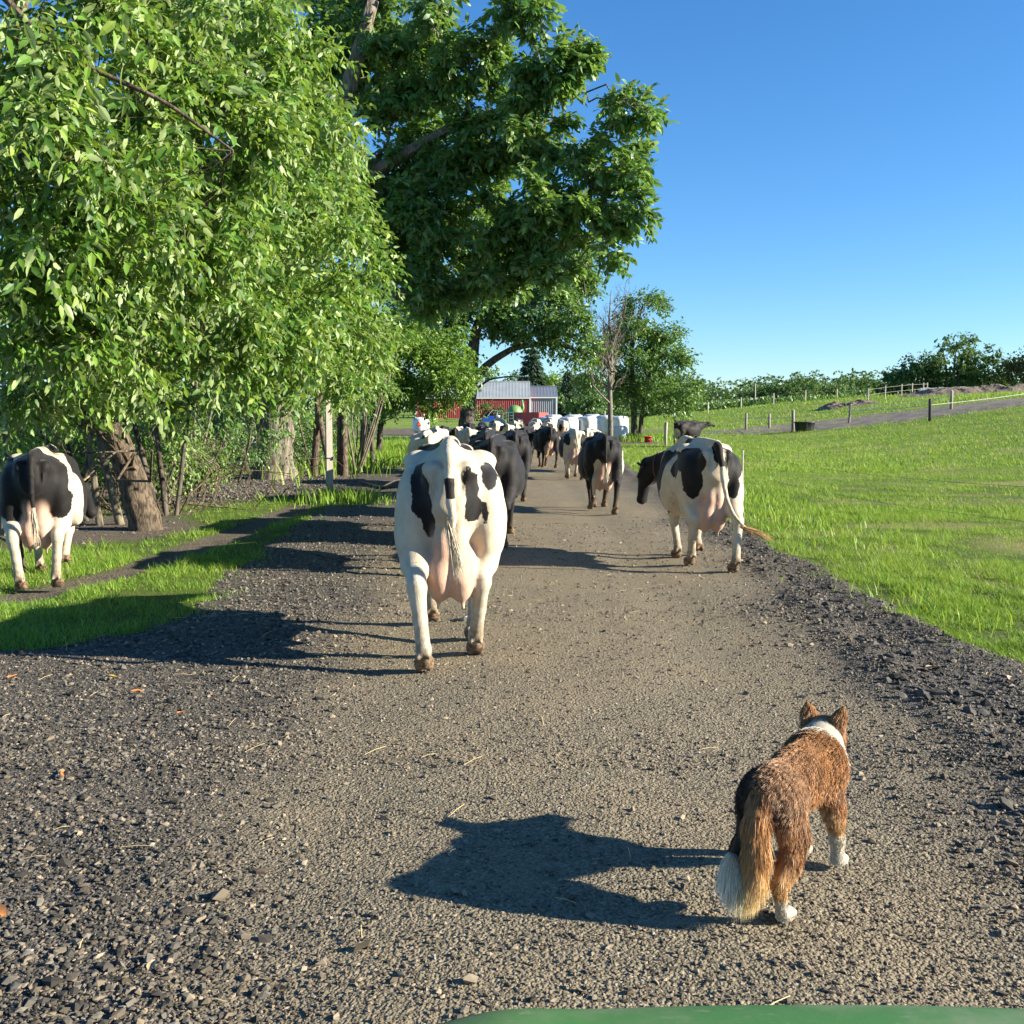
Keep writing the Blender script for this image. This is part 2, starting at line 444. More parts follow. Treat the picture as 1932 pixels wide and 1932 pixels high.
hm = simple_mat('hill_track_gravel', (0.085, 0.07, 0.053), (0.18, 0.148, 0.11), 1.2, 0.95, 1.0, 18)
tag(mb.build('path', hm, smooth=True), kind='structure')
# ------------------------------------------------------------------ foliage
def leaf_arrays(P, AX, NR, L, W, rnd, kind='fold', curl=0.16):
    """one small leaf per row: P base, AX axis, NR normal-ish"""
    AX = nrmz(AX); S = nrmz(np.cross(AX, NR)); N = np.cross(S, AX)
    L = L[:, None]; W = W[:, None]; n = len(P)
    if kind == 'fold':      # ovate leaf folded along its midrib, tip curling down
        a, b2 = P + AX * L * .28 - N * L * curl * .05, P + AX * L * .66 - N * L * curl * .35
        v = [P, a - S * W * .44 + N * W * .10, a + S * W * .44 + N * W * .10, b2 - S * W * .37 + N * W * .07, b2 + S * W * .37 + N * W * .07,
             P + AX * L - N * L * curl, a, b2]
        V = np.stack(v, 1).reshape(-1, 3)
        b = np.arange(n)[:, None] * 8
        T = (b[:, :, None] + np.array([[0, 6, 1], [0, 2, 6], [1, 6, 3], [6, 7, 3], [2, 4, 6], [6, 4, 7], [3, 7, 5], [7, 4, 5]])[None]).reshape(-1, 3)
        return V, T, np.repeat(rnd, 8)
    if kind == 'oval':
        a, b2 = P + AX * L * .28 - N * L * curl * .05, P + AX * L * .66 - N * L * curl * .35
        v = [P, a - S * W * .44, a + S * W * .44, b2 - S * W * .37 + N * W * .06, b2 + S * W * .37 + N * W * .06, P + AX * L - N * L * curl]
        V = np.stack(v, 1).reshape(-1, 3)
        b = np.arange(n)[:, None] * 6
        return V, (b[:, :, None] + np.array([[0, 2, 1], [1, 2, 4], [1, 4, 3], [3, 4, 5]])[None]).reshape(-1, 3), np.repeat(rnd, 6)
    v = [P, P + AX * L * .5 - S * W * .5, P + AX * L - N * L * curl, P + AX * L * .5 + S * W * .5]
    V = np.stack(v, 1).reshape(-1, 3)
    b = np.arange(n)[:, None] * 4
    T = (b[:, :, None] + np.array([[0, 2, 1], [0, 3, 2]])[None]).reshape(-1, 3)
    return V, T, np.repeat(rnd, 4)

def sprays(rng, clumps, n, L, W, droop=0.5, per=7, K=14, spread=0.30, shell=0.55, wind=(0.25, 0.0, 0.0), twiglen=3.2):
    C = np.array([c[:3] for c in clumps], float); R = np.array([c[3] for c in clumps], float)
    SQ = np.array([c[4] if len(c) > 4 else 0.85 for c in clumps], float)
    # sub-clumps on the shells
    sub_c, sub_r, sub_o = [], [], []
    for i in range(len(C)):
        d = nrmz(rng.randn(K, 3)); rr = R[i] * (shell + (1 - shell) * rng.rand(K, 1))
        o = d * rr; o[:, 2] *= SQ[i]
        sub_c.append(C[i] + o); sub_r.append(R[i] * spread * (0.6 + 0.8 * rng.rand(K))); sub_o.append(d)
    sub_c = np.concatenate(sub_c); sub_r = np.concatenate(sub_r); sub_o = np.concatenate(sub_o)
    nt = max(1, n // per)
    w = sub_r ** 2; w /= w.sum()
    k = rng.choice(len(sub_c), nt, p=w)
    off = np.clip(rng.randn(nt, 3), -1.7, 1.7) * 0.55
    off[:, 2] *= 0.7
    start = sub_c[k] + off * sub_r[k][:, None]
    td = nrmz(sub_o[k] * 0.5 + rng.randn(nt, 3) * 0.55 + np.array([0, 0, -droop]) + np.array(wind))
    j = (np.arange(per) + 0.5) / per
    tl = L * twiglen * (0.7 + 0.6 * rng.rand(nt))
    P = start[:, None] + td[:, None] * (tl[:, None] * j[None])[:, :, None]
    P = P - np.array([0, 0, 1.0]) * ((tl[:, None] * j[None]) ** 2 * droop * 0.6)[:, :, None]
    side = np.where(np.arange(per) % 2 == 0, 1.0, -1.0)
    up = nrmz(rng.randn(nt, 3) * 0.35 + np.array([0, 0, 1.0]))
    sv = nrmz(np.cross(td, up))
    AX = td[:, None] * 0.6 + sv[:, None] * side[None, :, None] * 0.7 + rng.randn(nt, per, 3) * 0.28 + np.array([0, 0, -droop * 0.9]) + np.array(wind)
    NR = up[:, None] + rng.randn(nt, per, 3) * 0.5
    P = P.reshape(-1, 3); AX = AX.reshape(-1, 3); NR = NR.reshape(-1, 3)
    m = len(P)
    sz = 0.65 + 0.55 * rng.rand(m)
    base = np.repeat(np.clip(rng.normal(0.42, 0.23, nt), 0, 1), per)
    rnd = np.clip(base + rng.normal(0, 0.17, m), 0, 1)
    return P, AX, NR, L * sz, W * sz, rnd, start, td, tl

def limb_path(a, b, rng, sag=0.0, n=7, wob=0.06):
    a = np.asarray(a, float); b = np.asarray(b, float)
    t = np.linspace(0, 1, n)[:, None]
    L = np.linalg.norm(b - a)
    p = a + (b - a) * t
    p[:, 2] += (np.sin(t[:, 0] * math.pi) * sag * L)
    w = np.cumsum(rng.randn(n, 3), 0) * wob * L / n; w -= w[0] + (w[-1] - w[0]) * t
    return p + w

def bark_ridge(rng, amp, k=9):
    ph = rng.rand(k) * 6.28; fr = rng.randint(3, 14, k); am = rng.rand(k)
    tw = rng.randn(k) * 0.7
    am = am / am.sum() * amp
    def f(ang, t):
        return 1 + sum(am[i] * np.sin(fr[i] * ang + ph[i] + tw[i] * t * 3) for i in range(k))
    return f

def build_tree(name, label, cat, trunks, clumps, n, L, W, lmat, bmat, seed, group=None, kind='diamond', limb_r=0.05, limbs=True,
               ridge=0.0, sides=10, droop=0.5, K=14, spread=0.30, shell=0.55, per=7, twigs=0, bare=None, wind=(0.12, 0, 0), twiglen=3.2):
    """trunks: list of (points, radii); clumps: (x,y,z,r)"""
    rng = np.random.RandomState(seed)
    base = np.array(trunks[0][0][0], float)
    root = tag(empty(name, base), label, cat, group)
    mb = MB()
    for P, R in trunks:
        P = np.array(P, float); R = np.array(R, float)
        t = np.linspace(0, len(P) - 1, max(len(P) * 4, 8)); i0 = np.arange(len(P))
        PP = np.stack([np.interp(t, i0, P[:, q]) for q in range(3)], 1); RR = np.interp(t, i0, R)
        PP[1:-1] = (PP[:-2] + 2 * PP[1:-1] + PP[2:]) / 4
        PP[1:-1, :2] += rng.randn(len(PP) - 2, 2) * RR[1:-1, None] * 0.06
        PP = np.concatenate([PP[:1] - [0, 0, 0.25], PP]); RR = np.concatenate([RR[:1] * 1.1, RR])
        mb.tube(PP - base, RR, sides, ridge=bark_ridge(rng, ridge) if ridge else None)
    if mb.n: mb.build('trunk', bmat, root, smooth=True)
    lb = MB()
    if limbs:
        allp = np.concatenate([np.array(p, float) for p, r in trunks])
        allr = np.concatenate([np.array(r, float) for p, r in trunks])
        for c in clumps:
            c = np.array(c[:4], float)
            dd = np.linalg.norm(allp - c[:3], axis=1) + np.maximum(0, allp[:, 2] - c[2] + 0.3 * c[3]) * 1.5
            k = int(np.argmin(dd))
            r0 = min(allr[k] * 0.55, limb_r * (0.6 + 0.25 * c[3]))
            pth = limb_path(allp[k], c[:3], rng, 0.07, 8, 0.5)
            lb.tube(pth - base, np.linspace(r0, r0 * 0.4, 8), 6)
            for q in range(4):
                e = c[:3] + nrmz(rng.randn(3)) * c[3] * 0.75
                lb.tube(limb_path(pth[5], e, rng, 0.05, 5, 0.5) - base, np.linspace(r0 * 0.45, r0 * 0.08, 5), 5)
    if n:
        P, AX, NR, l, w, rnd, st, td, tl = sprays(rng, clumps, n, L, W, droop, per, K, spread, shell, wind, twiglen)
        V, T, a = leaf_arrays(P - base, AX, NR, l, w, rnd, kind)
        o = link('foliage', mesh_np('foliage', V, T, None, lmat, {'rnd': a}, kind != 'diamond'), root)
        tag(o, kind='stuff')
        if twigs:
            ii = rng.choice(len(st), min(twigs, len(st)), replace=False)
            for i in ii:
                lb.tube(np.array([st[i] - td[i] * tl[i] * 0.4, st[i], st[i] + td[i] * tl[i] * 0.6]) - base, [0.005, 0.004, 0.002], 3, cap=False)
    if lb.n: tag(lb.build('limbs', bmat, root, smooth=True), kind='stuff')
    return root

# --- the leafy tree overhanging the left of the lane (world metres)
def around(rng, clumps, n, dy=(1.5, 5), dr=0.9):
    out = []
    for i in range(n):
        c = clumps[rng.randint(len(clumps))]
        out.append((c[0] * 1.25 + rng.randn() * .3 - 0.3, c[1] + rng.uniform(*dy), c[2] * 1.05 + rng.randn() * .3, c[3] * dr * 1.3))
    return out
rng = np.random.RandomState(2)
NEAR = [(-3.62, 8, 4.42, 0.37), (-3.44, 9, 4.86, 0.56), (-3.18, 10, 5.14, 0.67), (-2.96, 11.5, 5.78, 0.71), (-2.77, 13, 6.27, 0.61), (-3.57, 8, 3.76, 0.54), (-3.33, 9, 4.12, 0.65), (-2.95, 10, 4.46, 0.72), (-2.69, 12, 5.04, 0.68), (-2.44, 14, 5.55, 0.51), (-3.82, 8.5, 3.14, 0.57), (-3.36, 9, 3.28, 0.65), (-2.97, 10, 3.57, 0.72), (-2.65, 12, 4.03, 0.75), (-2.47, 14.5, 4.33, 0.6), (-4.07, 9, 2.51, 0.51), (-3.62, 9.5, 2.57, 0.59), (-3.2, 10.5, 2.73, 0.65), (-2.73, 12, 2.95, 0.75), (-2.57, 15, 3.3, 0.7), (-2.39, 17, 4.14, 0.44), (-4.66, 10, 1.88, 0.28), (-4.19, 10, 2.11, 0.26), (-3.91, 10.5, 2.09, 0.33), (-3.6, 11, 1.86, 0.23), (-3.08, 11, 2.28, 0.34), (-3.06, 12, 2.04, 0.22), (-2.79, 12.5, 2.38, 0.45), (-2.66, 15, 2.39, 0.47), (-2.92, 14, 2.02, 0.18), (-2.4, 17, 2.85, 0.44), (-2.66, 14, 4.86, 0.58), (-2.78, 14, 6.1, 0.36)]
BACKL = around(rng, NEAR, 34)
NEAR_A = [c for c in NEAR if c[1] < 11.2]; NEAR_B = [c for c in NEAR if c[1] >= 11.2]
near_tree = build_tree('leafy_tree', 'leaning brown trunk tree whose long drooping leaves fill the upper left', 'tree',
    [([(-5.37, 14.95, 0), (-5.55, 14.9, .9), (-5.95, 14.7, 2.0), (-6.3, 14.2, 3.4), (-6.3, 13.6, 5.2), (-6.0, 13.0, 7.5)], [.24, .19, .18, .16, .13, .08]),
     ([(-6.0, 14.6, 2.2), (-5.2, 13.2, 3.5), (-4.2, 12.0, 4.6), (-3.2, 11.3, 5.6)], [.10, .08, .055, .03]),
     ([(-6.3, 13.6, 5.2), (-5.6, 10.8, 5.6), (-4.6, 8.6, 5.2), (-3.3, 8.0, 4.95), (-2.65, 7.9, 5.4)], [.10, .075, .05, .04, .025]),
     ([(-4.2, 8.4, 5.1), (-3.5, 8.2, 4.4), (-2.7, 8.2, 4.05), (-2.2, 8.3, 3.7)], [.03, .022, .016, .008]),
     ([(-6.2, 14.3, 3.0), (-5.6, 12.0, 3.6), (-4.6, 10.0, 4.2), (-3.4, 8.6, 5.0), (-2.5, 8.0, 5.6)], [.10, .075, .06, .045, .025])],
    NEAR_A, 37000, 0.108, 0.047, M['leaf_cherry'], M['bark_brown'], 3, kind='fold', limb_r=0.035, ridge=0.10, sides=28, droop=0.42, K=17, spread=0.26,
    shell=0.4, per=8, twigs=900, wind=(-0.12, 0.0, 0.0))
base = np.array(near_tree.location)
P, AX, NR, l, w, rnd, st, td, tl = sprays(rng, NEAR_B, 31000, 0.11, 0.048, 0.42, 8, 17, 0.26, 0.4, (-.12, 0, 0))
V, T, a = leaf_arrays(P - base, AX, NR, l, w, rnd, 'oval')
tag(link('foliage', mesh_np('foliage', V, T, None, M['leaf_cherry'], {'rnd': a}, True), near_tree), kind='stuff')
P, AX, NR, l, w, rnd, st, td, tl = sprays(rng, BACKL, 26000, 0.15, 0.07, 0.5, 8, 14, 0.38, 0.2)
V, T, a = leaf_arrays(P - base, AX, NR, l, w, rnd * 0.8, 'diamond')
tag(link('foliage', mesh_np('foliage', V, T, None, M['leaf_cherry'], {'rnd': a}), near_tree), kind='stuff')
# the 300 leaves that show largest, one by one
Vl, Tl, al = leaf_arrays(np.zeros((1, 3)), np.array([[0, 1.0, 0]]), np.array([[0, 0, 1.0]]), np.array([1.0]), np.array([0.42]), np.array([0.5]), 'fold')
lm = [mesh_np('leaf', Vl, Tl, None, M['leaf_cherry'], {'rnd': np.full(len(Vl), q)}) for q in (0.3, 0.5, 0.7, 0.9)]
front = [c for c in NEAR if c[1] < 10.2]
P, AX, NR, l, w, rnd, st, td, tl = sprays(rng, [(c[0], c[1] - 0.35 * c[3], c[2], c[3] * 1.02) for c in front], 9000, 0.15, 0.06, 0.6, 6, 22, 0.3, 0.85, (-0.2, 0, 0))
scr = np.hypot(P[:, 0], P[:, 1])
ok = np.argsort(scr)[:1500]
ok = ok[rng.permutation(len(ok))[:300]]
for i in ok:
    y = nrmz(AX[i]); x = nrmz(np.cross(y, NR[i])); z = np.cross(x, y)
    s = l[i] * 1.05
    o = link('leaf', lm[min(3, int(rnd[i] * 4))], near_tree)
    o.matrix_local = Matrix(((x[0] * s, y[0] * s, z[0] * s, P[i][0] - base[0]), (x[1] * s, y[1] * s, z[1] * s, P[i][1] - base[1]), (x[2] * s, y[2] * s, z[2] * s, P[i][2] - base[2]), (0, 0, 0, 1)))

# --- the tall dark tree with the thick pale trunk
BIG = [(0.56, 24.5, 10.95, 0.51), (-0.07, 25, 11.31, 0.47), (-2.01, 26, 11.7, 0.54), (-0.85, 26, 10.62, 0.83), (-1.81, 27, 10.24, 0.77), (1.01, 25, 9.76, 0.93), (1.52, 24.5, 9.96, 0.48), (2.78, 24.5, 8.86, 0.56), (3.17, 24, 8.57, 0.25), (2.24, 25, 7.91, 0.93), (2.88, 24.5, 7.29, 0.41), (2.6, 24.5, 6.44, 0.61), (2.97, 24, 6.5, 0.3), (2.17, 24, 5.54, 0.3), (2.34, 24, 5.25, 0.15), (1.03, 25, 6.71, 1.19), (1.03, 25, 5.45, 0.62), (-0.03, 26, 6.19, 1.14), (-0.4, 26, 5.24, 0.78), (0.68, 25.5, 8.64, 1.06), (-0.68, 26.5, 8.91, 1.21), (-2.66, 28, 11.7, 1.28), (-4.05, 29, 12.48, 1.2), (-2.87, 28, 9.81, 1.19), (-3.17, 28, 8.38, 1.13), (-2.31, 27, 6.75, 1.29), (-1.84, 27, 5.39, 0.92), (-3.19, 28, 6.09, 0.99), (-2.14, 27, 4.71, 0.48), (-1.36, 27, 7.86, 1.33), (-4.9, 30, 11.73, 1.09), (-4.0, 30, 11.29, 1.09), (-4.04, 30, 7.61, 1.24), (-0.97, 29, 7.12, 1.35), (-4.88, 30, 13.17, 0.93)]
build_tree('tall_tree', 'tall dark green tree with thick pale ridged trunk beside the lane', 'tree',
    [([(-6.76, 28.9, 0), (-6.73, 28.9, .35), (-6.66, 28.9, 1.2), (-6.62, 28.9, 2.6), (-6.4, 28.8, 4.5), (-5.6, 28.5, 7.0), (-4.6, 28.0, 9.5), (-3.6, 27.6, 12.5)], [.66, .56, .51, .49, .46, .36, .26, .15]),
     ([(-6.3, 28.8, 4.4), (-4.6, 28.2, 5.0), (-2.6, 27.5, 5.0), (-1.2, 27.0, 4.75), (0.2, 26.6, 5.4)], [.26, .2, .14, .10, .05]),
     ([(-5.8, 28.5, 6.6), (-3.6, 27.6, 8.2), (-1.2, 26.6, 9.2), (1.4, 26.0, 9.6)], [.22, .16, .11, .05])],
    BIG, 84000, 0.22, 0.10, M['leaf_oak'], M['bark_grey'], 5, kind='oval', limb_r=0.055, ridge=0.17, sides=72, droop=0.30, K=24, spread=0.23, shell=0.35, per=8, twiglen=1.5)

# --- second big tree whose bough arches over the lane
OAK = [(-0.17, 55, 7.15, 1.42), (2.04, 54, 7.73, 1.4), (3.22, 53, 6.95, 1.1), (3.68, 56, 10.35, 1.01), (2.32, 54, 5.96, 0.61), (-1.85, 55, 7.98, 1.71), (-3.61, 56, 6.12, 1.74), (3.91, 53, 5.61, 0.66), (-4.83, 57, 8.51, 1.77), (0.94, 54, 6.5, 0.98), (2.97, 56, 9.23, 1.45), (0.7, 57, 9.65, 1.48), (-2.99, 55, 4.92, 0.63), (2.96, 53, 5.34, 0.55)]
build_tree('arching_tree', 'dark trunked tree left of the red barn with a bough arching over the lane', 'tree',
    [([(-2.75, 55, .2), (-2.5, 55, 1.2), (-2.3, 55, 2.6), (-2.2, 55, 4.2), (-1.9, 54.8, 6.5), (-1.2, 54.5, 8.5)], [.62, .42, .36, .34, .26, .16]),
     ([(-2.25, 55, 3.6), (-1.3, 54.6, 4.7), (0.0, 54.2, 5.5), (1.4, 54, 5.75), (2.8, 53.8, 5.6), (4.0, 53.6, 5.0)], [.26, .20, .16, .13, .09, .04]),
     ([(-2.2, 55, 3.2), (-3.2, 54.6, 4.0), (-4.3, 54.2, 4.6)], [.2, .15, .08]),
     ([(-2.2, 55, 3.2), (-1.2, 54.4, 3.9), (-.1, 54.0, 4.05), (.8, 53.8, 3.85)], [.08, .05, .035, .015])],
    OAK, 26000, 0.24, 0.15, M['leaf_mid'], M['bark_dark'], 7, limb_r=0.06, ridge=0.12, sides=20, droop=0.35, K=14, spread=0.3)

MIDT = [(-3.41, 40, 3.8, 1.45), (-4.63, 40, 4.41, 1.45), (-2.32, 39, 3.25, 0.81), (-5.58, 41, 4.9, 1.49), (-4.34, 40, 2.88, 0.93), (-2.93, 39, 2.25, 0.44), (-1.92, 39, 3.55, 0.57), (-1.72, 39, 3.05, 0.4), (-3.9, 41, 5.1, 1.27), (-2.38, 40, 4.61, 0.83), (-5.26, 40, 3.19, 0.83)]
build_tree('small_tree', 'bright green low tree spreading in front of the dark arching trunk', 'tree',
    [([(-5.7, 40, 0), (-5.6, 40, 1.3), (-5.0, 40, 2.6), (-4.2, 40, 3.4)], [.17, .14, .11, .06]), ([(-5.25, 40.4, 0), (-5.2, 40.3, 1.4), (-4.6, 40, 2.7)], [.14, .11, .07])],
    MIDT, 30000, 0.15, 0.085, M['leaf_bright'], M['bark_dark'], 9, limb_r=0.03, ridge=0.1, droop=0.4, K=14, spread=0.32)

RIGHT = [(8.26, 65, 8.99, 1.18), (7.45, 65, 7.51, 1.41), (9.11, 65, 7.51, 1.35), (9.98, 64, 5.15, 1.19), (10.93, 64, 3.68, 0.93), (8.31, 65, 5.21, 1.75), (6.14, 65, 5.54, 1.08), (5.06, 64, 4.66, 0.8), (7.16, 65, 3.38, 1.14), (9.35, 64, 3.19, 0.99), (8.93, 66, 6.6, 1.54), (5.38, 64, 6.45, 0.83), (4.49, 63, 5.73, 0.59), (10.35, 64, 2.7, 0.53), (6.56, 66, 6.94, 0.85)]
build_tree('lane_tree', 'rounded leafy tree with twin trunks right of the lane beyond the cows', 'tree',
    [([(7.75, 65, .5), (7.72, 65, 2), (7.6, 65, 4), (7.5, 65, 6.5), (8.2, 65, 9)], [.24, .19, .16, .12, .05]),
     ([(8.15, 65.2, .5), (8.2, 65.2, 2), (8.5, 65, 4), (9, 65, 6)], [.17, .14, .11, .06])],
    RIGHT, 17000, 0.24, 0.13, M['leaf_mid'], M['bark_dark'], 11, limb_r=0.045, droop=0.4, K=13, spread=0.27, shell=0.6)

# bare tree
rng = np.random.RandomState(31)
bt = tag(empty('bare_tree', (5.25, 55, gz(5.25, 55))), 'slim leafless grey tree standing in front of the white bales', 'tree')
mb = MB(); tp = np.array([(0, 0, -.2), (.02, 0, 1.2), (-.03, 0, 3), (.05, 0, 5), (-.1, 0, 6.8), (.0, 0, 8.3)])
mb.tube(tp, [.19, .15, .13, .10, .055, .015], 10, ridge=bark_ridge(rng, .1)); mb.build('trunk', M['bark_ash'], bt, True)
mb = MB()
def twig(mb, p, d, L, r, depth):
    e = p + d * L + rng.randn(3) * L * .06
    pth = limb_path(p, e, rng, -0.05, 5, 0.5)
    mb.tube(pth, np.linspace(r, r * .45, 5), 5 if r > .015 else 3, cap=False)
    if depth == 0: return
    for i in range(rng.randint(3, 5)):
        t = rng.uniform(.35, 1); q = pth[min(4, int(t * 4.99))]
        dd = nrmz(d + rng.randn(3) * .5 + np.array([0, 0, .25]))
        twig(mb, q, dd, L * rng.uniform(.4, .65), r * .5, depth - 1)
for i in range(17):
    z = rng.uniform(1.4, 7.5); a = rng.rand() * 6.28
    d = nrmz(np.array([math.cos(a) * 0.9, math.sin(a) * .7, rng.uniform(.5, 1.3)]))
    p = np.array([np.interp(z, tp[:, 2], tp[:, 0]), 0, z])
    twig(mb, p, d, rng.uniform(.9, 2.3) * (1.2 - z / 12), .055 * (1.2 - z / 10), 3)
for i in range(7):
    z = rng.uniform(3.0, 5.0); a = i * .9 + rng.rand() * .4
    twig(mb, np.array([0, 0, z]), nrmz(np.array([math.cos(a) * .42, math.sin(a) * .4, 1.0])), rng.uniform(2.0, 3.0), .06, 3)
tag(mb.build('branches', M['bark_ash'], bt), kind='stuff')

# --- thicket behind the left verge: saplings, stubs, bushes
def sapling(label, x, y, tips, r, mat, clumps=None, n=0, seed=1, L=.09, lmat='leaf_cherry', name='sapling', group='saplings in the left thicket'):
    rng = np.random.RandomState(seed); z = gz(x, y)
    trunks = []
    for (tx, ty, tz) in tips:
        k = rng.uniform(.3, .7)
        a = (x + rng.randn() * r * 2, y + rng.randn() * r * 2, z)
        mid = ((x + tx) / 2 + rng.randn() * .08, (y + ty) / 2 + rng.randn() * .08, z + (tz - z) * .5)
        rr = r * rng.uniform(.6, 1.1)
        trunks.append(([a, mid, (tx, ty, tz)], [rr, rr * .75, rr * .4]))
    return build_tree(name, label, 'sapling' if name == 'sapling' else 'bush', trunks, clumps or [], n, L, L * .5, M[lmat], M[mat], seed, group=group, limbs=bool(clumps), limb_r=.02, ridge=.08, K=10, spread=.4, shell=.3)

sapling('short pale forked stub left of the leaning brown trunk', -6.05, 15.75, [(-6.35, 15.6, 2.4), (-6.6, 15.3, 2.9)], .075, 'bark_pale', seed=41)
sapling('thin bent sapling between the left cow and the leaning trunk', -6.9, 16.5, [(-7.3, 16, 2.6), (-6.5, 16.6, 2.8), (-7.9, 16.2, 2.7)], .05, 'bark_dark', [(-7.2, 16.2, 2.9, .7)], 700, 42)
sapling('pale straight sapling standing behind the left cow', -7.0, 14.2, [(-6.75, 14.2, 3.2), (-7.05, 14.3, 2.8)], .055, 'bark_pale', [(-6.8, 14.2, 3.2, .8)], 900, 43)
sapling('thin pale sapling at the left edge of the photo', -7.6, 14.4, [(-7.3, 14.3, 3.0)], .04, 'bark_pale', [(-7.3, 14.3, 3.0, .7)], 800, 44)
sapling('dark sapling leaning at the left edge beside the cow', -5.0, 10.6, [(-5.35, 10.7, 1.9)], .03, 'bark_dark', [(-5.3, 10.7, 1.5, .35)], 250, 45)
sapling('fan of slim bare stems left of the thick pale trunk', -7.4, 23.8, [(-8.4, 23.6, 2.6), (-7.9, 23.8, 3), (-7.2, 23.8, 3.2), (-6.7, 23.9, 2.9), (-8.9, 23.6, 2.2)], .045, 'bark_pale', [(-7.6, 23.8, 3.0, .9), (-8.5, 23.9, 2.6, .7)], 1800, 46)
sapling('leafy sapling stems between leaning trunk and thick trunk', -8.3, 21.5, [(-8.9, 21.5, 2.8), (-8.0, 21.4, 3), (-7.6, 21.5, 2.7)], .04, 'bark_dark', [(-8.3, 21.6, 2.6, .9), (-7.7, 21.3, 1.2, .55), (-8.9, 21.6, 1.0, .6)], 2600, 47)
sapling('mossy twin stems just right of the thick pale trunk', -5.75, 30.0, [(-5.7, 30, 3.5), (-5.4, 30, 3.6)], .16, 'bark_brown', [(-5.6, 30, 3.6, .9)], 1500, 48)
sapling('brown stem behind the square grey post', -5.15, 30.5, [(-5.1, 30.5, 3.6), (-4.85, 30.4, 3.5)], .14, 'bark_brown', [(-5.0, 30.4, 3.5, .8)], 1300, 49)
sapling('dense bundle of upright stems right of the square grey post', -4.75, 31.5, [(-4.7 + .13 * i - .3, 31.4 + .1 * (i % 3), 2.7 + .2 * (i % 4)) for i in range(11)], .035, 'bark_pale', [(-4.4, 31.5, 3.0, .9)], 1800, 50)
sapling('stout dark stem with side shoots beyond the stem bundle', -5.2, 36, [(-5.0, 36, 3.2), (-4.4, 36, 3)], .13, 'bark_dark', [(-4.8, 36, 3.1, .9)], 1400, 51)
sapling('slender stems close behind the leaning trunk', -5.9, 17.2, [(-6.6, 17.2, 2.8), (-5.2, 17.3, 2.9), (-6.0, 17.4, 3)], .05, 'bark_dark', [(-5.8, 17.3, 2.9, 1.0)], 1500, 52)
def bush(label, x, y, r, n, seed, lmat='leaf_cherry', L=.10, h=None):
    rng = np.random.RandomState(seed); z = gz(x, y); h = h or r * 1.4
    cl = [(x + rng.randn() * r * .5, y + rng.randn() * r * .5, z + rng.uniform(.25, 1) * h, r * rng.uniform(.45, .75)) for i in range(7)]
    tr = [([(x + rng.randn() * .15, y + rng.randn() * .15, z), (x + rng.randn() * r * .4, y + rng.randn() * r * .4, z + h * .6), (x + rng.randn() * r * .7, y + rng.randn() * r * .6, z + h * 1.05)], [.03, .022, .01]) for i in range(9)]
    return build_tree('bush', label, 'bush', tr, cl, n, L, L * .5, M[lmat], M['bark_pale'], seed, group='bushes of the left thicket', limbs=True, limb_r=.015, K=10, spread=.4, shell=.2)
mbw = MB(); rngw = np.random.RandomState(55)
for i in range(420):
    y = rngw.uniform(17, 34); x = np.interp(y, [17, 22, 28, 34], [-7.2, -8.6, -8.6, -6.6]) + rngw.randn() * 1.1
    if yard_d(x, y) > .25 and rngw.rand() < .8: continue
    d = nrmz(np.array([rngw.randn() * .8, rngw.randn() * .5, abs(rngw.randn()) * .8])); L = rngw.uniform(.6, 2.2)
    mbw.tube(limb_path((x, y, 0), np.array([x, y, 0]) + d * L + [0, 0, .2], rngw, .15, 6, .8), np.linspace(.014, .004, 6) * rngw.uniform(.6, 1.5), 4, cap=False)
tag(mbw.build('brushwood', M['bark_brown']), 'tangle of bare twigs lying under the trees at left', 'brushwood', kind='stuff')
bush('leafy bush low behind the leaning brown trunk', -6.5, 19.0, 1.1, 2600, 61)
bush('tangled bush of bare twigs left of the thick pale trunk', -8.2, 25.5, 1.3, 1800, 62)
bush('small bush growing at the foot of the thin stems', -7.0, 22.6, .7, 1500, 63)
bush('dark bush behind the left cow under the leaves', -9.0, 19.5, 1.7, 3600, 64, h=2.6)
bush('dark bush right behind the fan of slim stems', -7.6, 26.8, 1.3, 3000, 68, 'leaf_oak', .11, 2.4)
bush('dark bush filling the gap behind the slender stems', -7.6, 20.6, 1.3, 3000, 69, 'leaf_oak', .10, 2.3)
bush('dark bush between the mossy twin stems and the wood', -6.6, 33.5, 1.4, 3000, 60, 'leaf_oak', .11, 2.6)
bush('dark bush at the far left behind the pale saplings', -10.6, 20.5, 1.8, 3600, 65, h=2.8)
bush('shady bush deep behind the thick pale trunk', -9.5, 31.5, 1.9, 3800, 66, 'leaf_oak', .13, 3.2)
bush('shady bush behind the stems near the grey post', -7.2, 36.5, 1.8, 3800, 67, 'leaf_oak', .13, 3.2)
for i, (x, y, h, lab) in enumerate([(-17, 44, 8, 'dark tree deep in the wood at the far left edge'), (-13, 47, 9, 'dark tree deep in the wood behind the leaning trunk'),
        (-11.8, 50, 9, 'dark tree deep in the wood left of the thick pale trunk'), (-9.6, 56, 9, 'dark tree deep in the wood right of the thick pale trunk'), (-23, 50, 9, 'dark tree behind the left cow, deepest in the wood')]):
    rng = np.random.RandomState(70 + i); z = gz(x, y)
    cl = [(x + rng.randn() * 1.7, y + rng.randn() * 1.2, z + rng.uniform(2.6, h), rng.uniform(1.2, 2.0)) for q in range(13)]
    build_tree('woodland_tree', lab, 'tree', [([(x, y, z), (x + .1, y, z + 2.5), (x, y, z + h * .8)], [.25, .2, .08])], cl, 8000, .24, .14, M['leaf_oak'], M['bark_dark'], 70 + i, group='trees behind the left thicket', K=12, limb_r=.05)

